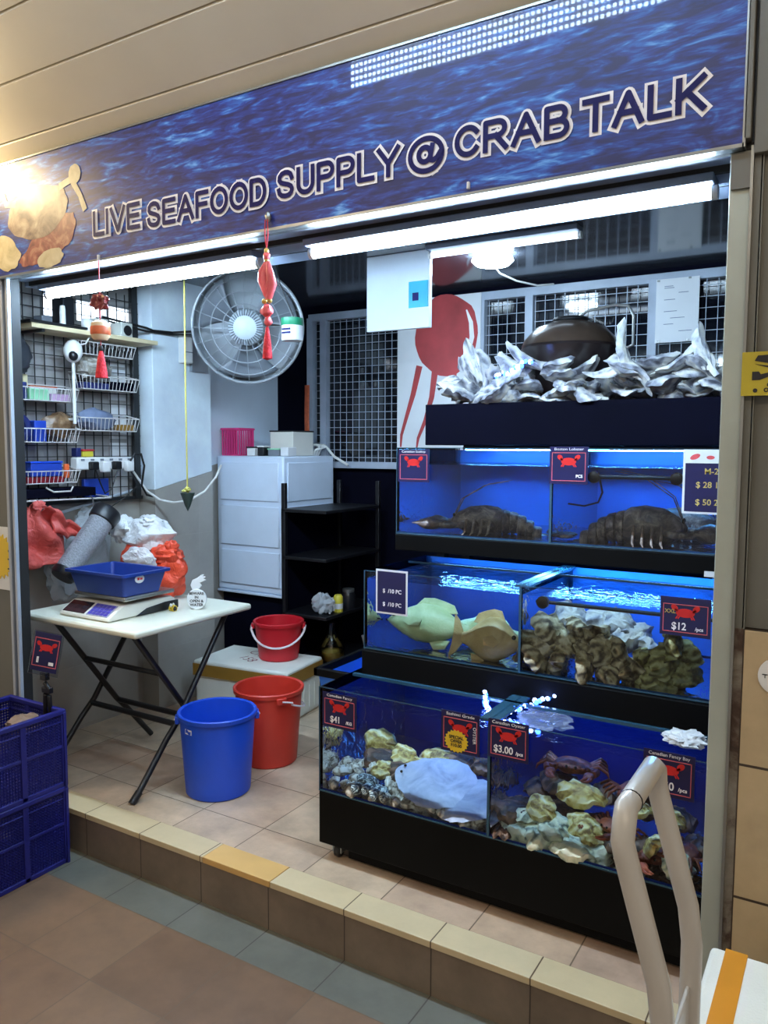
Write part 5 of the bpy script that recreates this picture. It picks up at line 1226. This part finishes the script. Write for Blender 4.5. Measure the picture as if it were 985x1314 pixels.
# heap of empty shells on the top trough
sp = []
n = 0
for layer, (zz, cnt, half) in enumerate(((1.588, 40, 0), (1.625, 34, .03), (1.662, 26, .06))):
    for i in range(cnt):
        f = (i+.5)/cnt; x = TX0+.06+f*(TX1-TX0-.10)+U(-.03, .03); y = U(.975, 1.30) if layer else U(.965, 1.36)
        sp.append((x, y, zz+U(-.004, .016), U(.72, 1.08), U(-.75, .75), U(-.6, .6), U(0, 6.28)))
for x, z, s, ry in ((-1.36, 1.69, 1, .9), (-1.30, 1.71, 1.1, 1.1), (-1.17, 1.71, 1.2, .5), (-1.09, 1.72, 1.2, .4), (-.98, 1.70, 1.1, -.5), (-.90, 1.68, 1.1, -.6), (-.70, 1.68, 1.1, .7), (-.62, 1.70, 1.15, -.35), (-.55, 1.70, 1.1, -.7), (-.48, 1.685, 1.0, .6)):
    sp.append((x, U(1.0, 1.06), z, s, U(-.5, .2), ry, U(-.5, .5)))
shells('oyster_shell', 'empty pale grey oyster shell in the heap on the top trough of the tank stand', 'empty oyster shells heaped on the top trough', 'oyster shell', sp, long_, M['shell_grey'])
for lab, sp_ in (('tall pale oyster shell standing upright beside the dark pot, with a curled tip', (-.745, 1.0, 1.735, 1.12, .2, 1.25, .2)),
                 ('thin pale shell standing upright at the left of the shell heap', (-1.325, .99, 1.735, .9, 1.2, 1.2, .3)),
                 ('grey curled shell standing at the right of the heap under the white paper', (-.475, 1.02, 1.725, .95, .6, 1.2, -.3))):
    o = obj('oyster_shell', shell_mesh(len(lab), .20, .062, .03, .6, .35, .3), M['shell_grey']); o.location = sp_[:3]; o.scale = (sp_[3],)*3; o.rotation_euler = sp_[4:]
    tag(o, lab, 'oyster shell', 'empty oyster shells standing up')
# oysters in the lowest tank, right half
ov = [(11, .105, .075, .034, .35), (12, .098, .08, .036, .4), (13, .115, .070, .034, .4), (14, .09, .076, .038, .3)]
pale = [(-.815, .262, .262, 1.0, .3, .2, .1), (-.745, .255, .262, 1.0, .35, -.1, .6), (-.640, .245, .258, 1.12, .45, .1, .1), (-.705, .265, .292, 1.05, .5, .2, -.4), (-.585, .28, .262, 1.0, .3, -.2, .9), (-.49, .258, .258, .95, .2, .2, 1.7), (-.80, .31, .285, 1.0, .2, .3, 1.2), (-.36, .25, .285, .9, .9, .3, .4)]
shells('oyster', 'pale greenish oyster in the front of the lowest tank, right half', 'pale oysters in the lowest tank', 'oyster', [(a, b, c, d*1.15, e, f, g) for a, b, c, d, e, f, g in pale], ov, M['shell_pale'])
yel = [(-.755, .285, .330, 1.05, .7, .15, -.5), (-.64, .29, .312, .95, .5, -.2, .3), (-.655, .35, .372, 1.3, .6, .1, .1), (-.60, .275, .300, 1.0, .8, .5, .5), (-.425, .245, .325, .85, .9, -.5, -.9), (-.40, .33, .37, .9, .4, .2, .3), (-.50, .36, .362, 1.0, .3, .1, .4)]
shells('oyster', 'yellowish oyster higher in the pile of the lowest tank, right half', 'yellowish oysters in the lowest tank', 'oyster', yel, ov, M['shell_yellow'])
drk = [(-.845, .28, .300, 1.15, .3, .2, .5), (-.85, .35, .290, 1.1, .1, .1, 1.1), (-.86, .245, .252, .9, .1, .1, 1.9), (-.53, .30, .275, 1.1, .2, .1, .2), (-.45, .32, .275, 1.2, .2, .3, 1.2), (-.37, .30, .265, 1.1, .2, .1, .2), (-.33, .36, .30, 1.1, .4, .1, 2.0), (-.60, .37, .285, 1.3, .1, .1, 2.0), (-.72, .38, .292, 1.3, .1, .2, .8), (-.75, .45, .345, 1.4, .2, .2, .8), (-.62, .46, .34, 1.4, .2, .2, 1.8), (-.50, .46, .325, 1.4, .2, .2, .3), (-.82, .47, .30, 1.4, .2, .1, 1.5), (-.40, .45, .32, 1.3, .2, .2, 1.3)]
shells('oyster', 'dark brown oyster deeper in the pile of the lowest tank', 'dark oysters in the lowest tank', 'oyster', drk, ov, M['shell_dark'])
# crabs
def crab(label, c, rz, s=1.0, m='crab_brown'):
    t = thing('crab', label, 'crab', c, rz, 'crabs in the lowest tank')
    sc_ = lambda *a: tuple(k_*s for k_ in a)
    mb = MB().blob((0, 0, .022*s), sc_(.052, .036, .020), int(c[0]*100), .12, 2, 26, 16)
    for i in range(7): mb.blob(((-.045+.015*i)*s, (-.026-.008*cos((i-3)*.5))*s, .026*s), sc_(.006, .006, .005), i, 0, nu=8, nv=6)
    obj('carapace', mb, M[m], t, local=True)
    for sg_ in (-1, 1):
        a = obj('claw', MB().tube([sc_(sg_*.040, -.018, .018), sc_(sg_*.066, -.030, .022), sc_(sg_*.060, -.054, .024)], [.008*s, .011*s, .009*s], 9).blob(sc_(sg_*.050, -.070, .024), sc_(.014, .020, .011), 3, .15).tube([sc_(sg_*.046, -.084, .026), sc_(sg_*.038, -.102, .026), sc_(sg_*.030, -.108, .026)], [.006*s, .004*s, .001*s], 7).tube([sc_(sg_*.056, -.084, .024), sc_(sg_*.050, -.102, .024), sc_(sg_*.036, -.112, .025)], [.006*s, .004*s, .001*s], 7), M[m], t, local=True)
        for k_ in range(4):
            y = -.010+.013*k_
            obj('leg', MB().tube([sc_(sg_*.044, y, .018), sc_(sg_*(.070), y+.006*k_, .030), sc_(sg_*(.092-.004*k_), y+.012*k_, .016), sc_(sg_*(.098-.004*k_), y+.016*k_, .001)], [.006*s, .0055*s, .004*s, .0012*s], 7), M[m], t, local=True)
        obj('eye', MB().blob(sc_(sg_*.012, -.037, .030), sc_(.004, .004, .005), 1, 0, nu=8, nv=6), M['eye'], t, local=True)
    return t
crab('red brown crab lying on the right floor of the lowest tank', (-.425, .275, .262), R(25), .95)
crab('reddish crab among the pale oysters in the middle right of the lowest tank', (-.555, .31, .300), R(-30), .85)
crab('brown crab in the right corner of the lowest tank', (-.345, .31, .285), R(-70), .85)
crab('dark brown crab high on the heap of the lowest tank, right half', (-.72, .46, .385), R(10), 1.15)
crab('brown crab behind the crooked oyster on the heap of the lowest tank', (-.52, .45, .365), R(40), 1.0)
# lowest tank, left half: clams, striped shells, oysters
cm = [(21, .050, .040, .026, .05), (22, .046, .040, .028, .05), (23, .054, .042, .026, .06), (24, .044, .036, .026, .05)]
sp = []
for i in range(14):
    x = -1.475+i*.0415; sp.append((x+U(-.004, .004), .236+U(0, .008), .257+U(0, .004), U(.85, 1.1), U(.3, .9), U(-.3, .3), U(0, 6.28)))
for i in range(30):
    x = U(-1.48, -1.20); y = U(.245, .44); k_ = (y-.24)*.35; sp.append((x, y, .262+k_*U(.6, 1.2)+.02*max(0, (-1.30-x)*2), U(.85, 1.15), U(-.6, .9), U(-.5, .5), U(0, 6.28)))
shells('clam', 'small pale striped clam lying along the front floor of the lowest tank, left half', 'clams in the lowest tank', 'clam', [(a, b, c, d*1.15, e, f, g) for a, b, c, d, e, f, g in sp], cm, M['clam'])
ms = [(31, .085, .045, .026, .05), (32, .078, .042, .026, .05)]
sp = [(-1.365, .238, .268, 1, .9, .2, 1.3), (-1.335, .240, .272, 1, .9, .1, 1.5), (-1.305, .241, .27, 1, .9, -.1, 1.7), (-1.278, .243, .266, .95, .9, -.2, 1.9), (-1.35, .262, .292, .9, .5, .2, .5)]
shells('striped_shell', 'dark striped shell in the clump at the glass of the lowest tank', 'striped shells in the lowest tank', 'shell', sp, ms, M['mussel'])
sp = [(-1.40, .43, .352, 1.2, 1.1, .3, .4), (-1.29, .40, .335, 1.1, .6, .2, .2), (-1.23, .38, .325, 1.0, .5, -.1, -.3), (-1.33, .33, .305, 1.0, .5, .1, .1), (-1.17, .43, .345, 1.1, .4, .1, .4)]
shells('oyster', 'pale oyster at the back of the clam heap in the lowest tank, left half', 'oysters behind the clams', 'oyster', sp, ov, M['shell_yellow'])
sp = [(-1.36, .37, .318, 1.3, .3, .2, .2), (-1.26, .345, .303, 1.2, .4, .1, .7), (-1.10, .46, .335, 1.3, .4, .1, .7), (-1.02, .47, .33, 1.1, .2, .1, .3)]
shells('oyster', 'dark oyster in the clam heap of the lowest tank, left half', 'dark oysters behind the clams', 'oyster', sp, ov, M['shell_dark'])

def flatfish(label, c, rot, L, W, m):
    t = thing('flatfish', label, 'fish', c, 0); t.rotation_euler = rot
    def rg(v, top):
        out = []
        for j in range(40):
            a = 2*pi*j/40; ca, sa = cos(a), sin(a)
            x = L*.5*ca; y = W*.5*sa*(1-.35*abs(ca)**3)*(1+.04*sin(a*18))
            q = (1-v*v)
            out.append((x*v, y*v, (.020*q**.6 if top else -.006*q)+.010*sin(x*v*14)*v+.006*noise.noise(V((x*9, y*9, L)))*v*2))
        return out
    vs = [.02, .25, .5, .72, .86, 1.0]
    obj('body', MB().rings([rg(v, True) for v in vs]+[rg(v, False) for v in reversed(vs)]), m, t, local=True)
    obj('tail_fin', MB().rings([[(L*.46, -.014, .004), (L*.46, .014, .004), (L*.46, .014, -.003), (L*.46, -.014, -.003)], [(L*.62, -.038, .006), (L*.62, .038, .006), (L*.62, .038, .002), (L*.62, -.038, .002)]]), m, t, local=True)
    for y in (-.018, .012): obj('eye', MB().blob((-L*.40, y, .014), (.005, .005, .004), 1, 0, nu=10, nv=6), M['eye'], t, local=True)
    return t
flatfish('pale grey flatfish lying across the clams in the lowest tank', (-1.12, .315, .318), (R(20), R(6), R(4)), .30, .22, M['fish_grey'])
flatfish('pale bluish flatfish lying right against the divider in the lowest tank', (-1.005, .30, .292), (R(18), R(4), R(-24)), .24, .21, M['fish_grey'])
# fish with a real body
def fish(label, c, rz, L, H, Wd, m, roll=0, flip=1):
    t = thing('fish', label, 'fish', c, rz); t.rotation_euler = (roll, 0, rz)
    prof = [(-.5, .02, .02), (-.46, .16, .22), (-.38, .36, .5), (-.26, .62, .8), (-.1, .86, 1), (.05, .84, .9), (.2, .62, .65), (.32, .36, .4), (.40, .24, .22), (.46, .22, .12)]
    rs = []
    for u, h, w in prof:
        rs.append([(u*L, Wd*.5*w*cos(a), H*.5*h*sin(a)*(1 if sin(a) > 0 else .8)) for a in [2*pi*j/24 for j in range(24)]])
    obj('body', MB().rings(rs), m, t, local=True)
    def fin(poly, y=0, th=.003): return MB().prism(poly, lambda u, v, d: (u*L, y+d, v*H), -th, th)
    obj('tail_fin', fin([(.44, .1), (.52, .30), (.62, .42), (.60, .1), (.61, -.12), (.64, -.36), (.53, -.26), (.44, -.1)]), m, t, local=True, bevel=.001)
    obj('dorsal_fin', fin([(-.2, .36), (-.12, .54), (.0, .56), (.12, .52), (.24, .46), (.30, .30), (.20, .28), (.0, .38)]), m, t, local=True, bevel=.001)
    obj('anal_fin', fin([(.04, -.30), (.12, -.46), (.24, -.42), (.28, -.24), (.16, -.26)]), m, t, local=True, bevel=.001)
    for s in (-1, 1):
        obj('pectoral_fin', MB().prism([(-.22, -.02), (-.10, .08), (.02, .02), (.0, -.10), (-.14, -.12)], lambda u, v, d, s=s: (u*L, s*(Wd*.46+.010*(u+.22)*8)+d, v*H), -.002, .002), m, t, local=True)
        obj('eye', MB().blob((-.39*L, s*Wd*.27, .10*H), (.008, .005, .008), 1, 0, nu=12, nv=8), M['eye'], t, local=True)
    obj('mouth', MB().tube([(-.485*L, -.16*Wd, -.02*H), (-.515*L, 0, -.015*H), (-.485*L, .16*Wd, -.02*H)], .0025, 6), M['eye'], t, local=True)
    return t
fish('large pale green fish lying at the left in the middle tank', (-1.312, .610, .752), R(-3), .36, .185, .105, M['fish_green'], R(-26))
fish('smaller pale green fish behind the large one in the middle tank', (-1.15, .735, .725), R(8), .30, .13, .08, M['fish_green'], R(-50))
fish('tan fish lying head right against the divider in the middle tank', (-1.048, .562, .738), R(183), .23, .20, .10, M['fish_tan'], R(20))
# oysters, middle tank right half
bo = [(41, .125, .10, .046, .5), (42, .115, .095, .05, .55), (43, .135, .09, .044, .6), (44, .105, .09, .05, .5)]
sp = []
for i, (x, z) in enumerate(((-.875, .705), (-.80, .70), (-.715, .705), (-.635, .70), (-.865, .755), (-.79, .76), (-.715, .755), (-.655, .76), (-.845, .80), (-.755, .81), (-.69, .795), (-.60, .72), (-.56, .70), (-.90, .72), (-.62, .77))):
    sp.append((x, .545+(z-.70)*.35+U(-.012, .012), z, U(.85, 1.05), U(.6, 1.4), U(-.5, .5), U(0, 6.28)))
shells('oyster', 'large rough brown oyster in the heap of the middle tank, right half', 'brown oysters in the middle tank', 'oyster', [(a, b, c, d*1.12, e, f, g) for a, b, c, d, e, f, g in sp], bo, M['shell_brown'])
sp = [(-.475, .56, .70, 1.15, 1.3, .3, .5), (-.465, .565, .755, 1.2, 1.3, -.2, 1.2), (-.455, .56, .81, 1.15, 1.35, .2, 1.6), (-.535, .57, .735, 1.0, 1.1, .3, 2.2), (-.43, .57, .725, 1.05, 1.2, .2, .2), (-.51, .56, .69, .9, 1.0, .1, .4), (-.44, .585, .775, 1.1, 1.3, .3, 2.6)]
shells('oyster', 'greenish oyster in the tall stack at the right of the middle tank', 'greenish oysters in the middle tank', 'oyster', sp, bo, mottled('green_oyster_shell', [(.26, rgb(52, 48, 34)), (.42, rgb(112, 108, 66)), (.56, rgb(150, 150, 96)), (.74, rgb(186, 188, 146))], 18, .6, .8, 45, 14))
sp = [(-.80, .66, .835, 1, 1.0, .2, .2), (-.70, .66, .83, 1, 1.0, .2, 1.2), (-.60, .66, .80, 1.1, 1.0, -.2, .6), (-.55, .66, .76, 1, .9, .2, 2), (-.64, .65, .835, .9, .9, .2, .1)]
shells('oyster', 'pale oyster behind the brown heap in the middle tank', 'pale oysters behind the brown heap', 'oyster', sp, bo, M['shell_grey'])
# lobsters, uppermost tank
def lobster(label, c, rz, s, g=1.0):
    t = thing('lobster', label, 'lobster', c, rz)
    q = lambda x, y, z: (x*s, y*s*(1+(g-1)*.4), z*s*g)
    obj('carapace', MB().rings([[q(u, w*cos(a), .042+.0*u+h*sin(a)) for a in [2*pi*j/20 for j in range(20)]] for u, w, h in ((-.15, .006, .006), (-.125, .03, .026), (-.07, .052, .050), (0, .060, .056), (.05, .054, .05), (.07, .045, .04))]), M['lobster'], t, local=True)
    for i in range(6):
        u = .065+i*.032; k_ = 1-i*.09; dz = -.004*i*i*.6
        obj('tail_segment', MB().rings([[q(u+e, w*cos(a), .040+dz+h*sin(a)) for a in [2*pi*j/18 for j in range(18)]] for e, w, h in ((0, .040*k_, .036*k_), (.008, .050*k_, .044*k_), (.030, .046*k_, .040*k_), (.038, .038*k_, .034*k_))]), M['lobster'], t, local=True)
    mb = MB()
    for y, a in ((0, 0), (-.03, -.4), (.03, .4)): mb.blob(q(.285, y*1.2, .012), q(.035, .018, .006), 3, .1, nu=14, nv=8)
    obj('tail_fan', mb, M['lobster'], t, local=True)
    for sg_ in (-1, 1):
        obj('claw', MB().tube([q(-.08, sg_*.045, .030), q(-.14, sg_*.085, .030), q(-.18, sg_*.070, .030)], [.012*s, .014*s, .014*s], 10).blob(q(-.225, sg_*.062, .032), q(.052, .030, .020), 4, .15).tube([q(-.26, sg_*.050, .034), q(-.30, sg_*.046, .034)], [.014*s, .003*s], 8).tube([q(-.26, sg_*.075, .034), q(-.305, sg_*.066, .034)], [.010*s, .003*s], 8), M['lobster'], t, local=True)
        for k_ in range(4):
            x = -.06+.032*k_
            obj('leg', MB().tube([q(x, sg_*.045, .028), q(x-.01, sg_*.085, .050), q(x-.012, sg_*.120, .010), q(x-.02, sg_*.135, .002)], [.007*s, .006*s, .005*s, .002*s], 7), M['lobster_leg'], t, local=True)
        obj('antenna', MB().tube([q(-.14, sg_*.012, .050), q(-.10, sg_*.03, .12), q(.0, sg_*.05, .17), q(.10, sg_*.06, .185)], [.003*s, .0022*s, .0018*s, .001*s], 6), M['lobster'], t, local=True)
        obj('eye', MB().blob(q(-.135, sg_*.016, .062), q(.006, .006, .006), 1, 0, nu=10, nv=6), M['eye'], t, local=True)
    return t
M['lobster_leg'] = mottled('lobster_leg', [(.3, rgb(60, 48, 46)), (.5, rgb(126, 110, 104)), (.7, rgb(190, 178, 168))], 20, .4, .3, 60)
lobster('large dark lobster hunched beside the price card in the uppermost tank', (-.610, .840, 1.076), R(186), .92, 1.45)
lobster('dark lobster lying behind the hunched one in the uppermost tank', (-.54, 1.08, 1.076), R(176), .95, 1.2)
lobster('dark lobster at the left end of the uppermost tank', (-1.20, .86, 1.076), R(16), .90, 1.2)

# ------------------------------------------------------------------ pot on the trough and the rear posters
t = thing('brown_pot', 'dark brown covered pot with wire handle behind the oyster shells', 'pot', (-1.0, 1.2, 1.573))
pc = (-1.0, 1.20, 0)
obj('pot_body', MB().lathe([(0, 1.575), (.10, 1.575), (.13, 1.62), (.165, 1.70), (.185, 1.775), (.192, 1.79), (.188, 1.80), (0, 1.80)], pc, 48, cap0=False, cap1=False), mat('dark_pot', rgb(34, 26, 26), .3, var=.3, scale=10, coat=.3), t)
obj('pot_lid', MB().lathe([(.190, 1.800), (.180, 1.825), (.135, 1.872), (.075, 1.895), (.03, 1.899), (0, 1.90)], pc, 48, cap0=False, cap1=False), mat('brown_lid', rgb(58, 46, 38), .28, var=.25, scale=8, coat=.3), t)
obj('lid_ring', MB().tube([(pc[0]+.062*cos(a), pc[1]+.062*sin(a), 1.905) for a in [2*pi*i/28 for i in range(28)]], .008, 8, loop=True), M['black'], t)
obj('wire_handle', MB().tube([(pc[0]+.03, pc[1]-.02, 1.905), (pc[0]+.08, pc[1]-.05, 1.925), (pc[0]+.20, pc[1]-.09, 1.932), (pc[0]+.25, pc[1]-.10, 1.922), (pc[0]+.27, pc[1]-.10, 1.885), (pc[0]+.27, pc[1]-.10, 1.78), (pc[0]+.19, pc[1]-.06, 1.75)], .006, 8), M['steel'], t)
for k_ in range(2): obj('side_lug', MB().tube([(pc[0]-.186, pc[1]-.06+.03*k_, 1.77), (pc[0]-.215, pc[1]-.06+.03*k_, 1.75), (pc[0]-.19, pc[1]-.06+.03*k_, 1.72)], .006, 8), M['black'], t)
PY = YB-.038
t = thing('octopus_poster', 'tall white poster with red octopus on the rear wall', 'poster', (-2.05, PY, 1.4))
obj('poster_sheet', MB().box(-2.305, -1.785, PY, PY+.0075, 1.385, 2.235), M['paper'], t, smooth=False)
oc = obj('octopus_head', MB().prism(ell(-1.995, 2.02, .195, .225, 36, 0, .08, 3), lambda u, v, d: (u, d, v), PY-.0003, PY-.0012), mat('octopus_red', rgb(176, 58, 60), .5, var=.25, scale=6), t, smooth=False)
obj('head_highlight', MB().prism(strip([(-1.87, 2.15), (-1.842, 2.08), (-1.835, 2.0), (-1.852, 1.93), (-1.89, 1.885)], [.004, .012, .014, .012, .004]), lambda u, v, d: (u, d, v), PY-.0012, PY-.0018), M['white_ink'], oc, smooth=False)
mb = MB()
for pts, w in (([(-2.16, 1.86), (-2.20, 1.70), (-2.24, 1.58), (-2.275, 1.47), (-2.28, 1.40)], [.02, .016, .012, .009, .005]), ([(-2.06, 1.83), (-2.08, 1.68), (-2.12, 1.55), (-2.165, 1.45), (-2.175, 1.39)], [.02, .016, .012, .009, .005]), ([(-1.95, 1.84), (-1.93, 1.70), (-1.89, 1.58), (-1.86, 1.46)], [.02, .016, .012, .005])):
    mb.prism(strip(pts, w), lambda u, v, d: (u, d, v), PY-.0003, PY-.0011)
obj('octopus_arms', mb, bpy.data.materials['octopus_red'], t, smooth=False)
t = thing('ceiling_hung_board', 'white glossy board hanging from the shop ceiling left of the short tube', 'panel', (-1.83, 1.25, 1.93))
obj('board', MB().box(-1.98, -1.652, 1.236, 1.262, 1.93, ZC-.001), mat('gloss_white_board', rgb(206, 216, 228), .15, var=.03), t, bevel=.003)
t = thing('teal_notice', 'small teal notice on the hanging white board', 'notice', (-1.71, 1.234, 2.06)); obj('notice_panel', MB().box(-1.755, -1.658, 1.232, 1.2363, 2.02, 2.135), M['teal'], t, smooth=False)
obj('notice_symbol', MB().box(-1.735, -1.705, 1.2305, 1.2322, 2.05, 2.085), M['navy_ink'], t, smooth=False)
t = thing('paper_notice', 'white printed paper pinned on the rear wire grille at the right', 'notice', (-.77, PY-.005, 1.9))
obj('sheet', MB().box(-.868, -.672, PY-.0005, PY+.0075, 1.905, 2.205), M['paper'], t, smooth=False)
for x0_, x1_, z in ((-.83, -.79, 2.168), (-.83, -.785, 2.160), (-.765, -.72, 2.135), (-.83, -.78, 2.105), (-.83, -.77, 2.05), (-.80, -.735, 2.018), (-.83, -.785, 1.99), (-.76, -.70, 1.955)): obj('print_line', MB().box(x0_, x1_, PY-.0012, PY-.0004, z, z+.003), M['grey_ink'], t, smooth=False)
for x, z in ((-.858, 2.198), (-.715, 2.2), (-.85, 1.912), (-.72, 1.912)): obj('clip', MB().cbox((x, PY-.003, z), (.012, .006, .008)), M['steel'], t, smooth=False)

# ------------------------------------------------------------------ trolley handle and taped foam box outside
t = thing('platform_trolley', 'grey platform trolley with bent tube handle before the fish tanks', 'trolley', (-.2, -.77, ZF))
yn, yf = -.888, -.685; r = .0155
def leg_pts(y): return [(-.238, y, .905), (-.233, y, .872), (-.187, y, .715), (-.180, y, .66), (-.180, y, -.06)]
n_ = leg_pts(yn); f_ = leg_pts(yf)
bend = [(-.238, yn+.008, .918), (-.240, yn+.022, .928)]; bend2 = [(-.240, yf-.022, .928), (-.238, yf-.008, .918)]
obj('handle_tube', MB().tube(n_[::-1][:4]+[(-.238, yn, .893)]+bend+bend2+[(-.238, yf, .893)]+f_[1:], r, 16), M['trolley'], t)
obj('tube_sticker', MB().tube([(-.2395, yn+.045, .928), (-.2395, yn+.047, .928)], r+.0006, 16), M['ink'], t)
obj('back_plate', MB().box(-.184, -.178, yn+.012, yf-.012, .10, .60), M['trolley'], t, bevel=.002)
obj('platform', MB().box(-.235, .20, yn-.06, yf+.045, -.062, -.040), M['trolley'], t, bevel=.006)
for x in (-.19, .16):
    for y in (yn-.02, yf+.01):
        obj('wheel', MB().lathe([(0, -.012), (.04, -.012), (.046, -.006), (.046, .006), (.04, .012), (0, .012)], (x, y, -.118), 24, M=Matrix.Rotation(R(90), 4, 'X'), cap0=False, cap1=False), M['black'], t)
        obj('wheel_fork', MB().box(x-.015, x+.015, y-.016, y-.0125, -.12, -.062).box(x-.015, x+.015, y+.0125, y+.016, -.12, -.062), M['steel'], t, smooth=False)
t = thing('taped_foam_box', 'white foam box with orange tape at the bottom right corner', 'box', (0, -.4, ZF))
bx0, bx1, by0, by1, bt = -.212, .30, -.625, -.225, .385
obj('box_body', MB().box(bx0+.008, bx1-.008, by0+.008, by1-.008, ZF+.002, bt-.062), M['foam'], t, bevel=.012)
obj('box_lid', MB().box(bx0, bx1, by0, by1, bt-.060, bt), M['foam'], t, bevel=.010)
mb = MB().box(-.184, -.143, by0-.001, by1+.001, bt-.001, bt+.0008).box(-.184, -.143, by1-.001, by1+.0012, bt-.2, bt+.0005).box(-.184, -.143, by0-.0012, by0+.001, bt-.2, bt+.0005)
obj('orange_tape', mb, M['tape_orange'], t, smooth=False)
t = thing('film_scrap', 'scrap of clear film stuck beside the taped foam box', 'bag', (-.235, -.36, ZF)); obj('film', MB().blob((-.236, -.40, .04), (.022, .05, .205), 95, .3, 2.6, fold=.08), M['clear_bag'], t)
# ------------------------------------------------------------------ light of the place, camera
w = bpy.data.worlds.new('World'); sc.world = w; w.use_nodes = True
bg = w.node_tree.nodes['Background']; bg.inputs[0].default_value = (.80, .72, .62, 1); bg.inputs[1].default_value = .2
cam = bpy.data.cameras.new('camera'); co = bpy.data.objects.new('camera', cam); C.objects.link(co)
yaw, pit, rol = -.54274912, -.08284229, .0041169773
fwd = V((sin(yaw)*cos(pit), cos(yaw)*cos(pit), sin(pit))); rt = V((cos(yaw), -sin(yaw), 0)); up = rt.cross(fwd)
r2 = rt*cos(rol)+up*sin(rol); u2 = up*cos(rol)-rt*sin(rol)
Mx = Matrix((r2, u2, -fwd)).transposed().to_4x4(); Mx.translation = V((0, -1.88316, 1.40))
co.matrix_world = Mx
cam.sensor_fit = 'VERTICAL'; cam.sensor_height = 24.0; cam.lens = 1005.275*24.0/1314
cam.clip_start = .05; cam.clip_end = 60
sc.camera = co
sc.view_settings.view_transform = 'Standard'; sc.view_settings.look = 'None'
sc.view_settings.exposure = 1.45; sc.view_settings.gamma = 1.0; sc.view_settings.use_curve_mapping = False
sc.cycles.max_bounces = 12; sc.cycles.transparent_max_bounces = 40; sc.cycles.diffuse_bounces = 4; sc.cycles.glossy_bounces = 4
sc.cycles.sample_clamp_indirect = 4.0; sc.cycles.caustics_reflective = False; sc.cycles.caustics_refractive = False
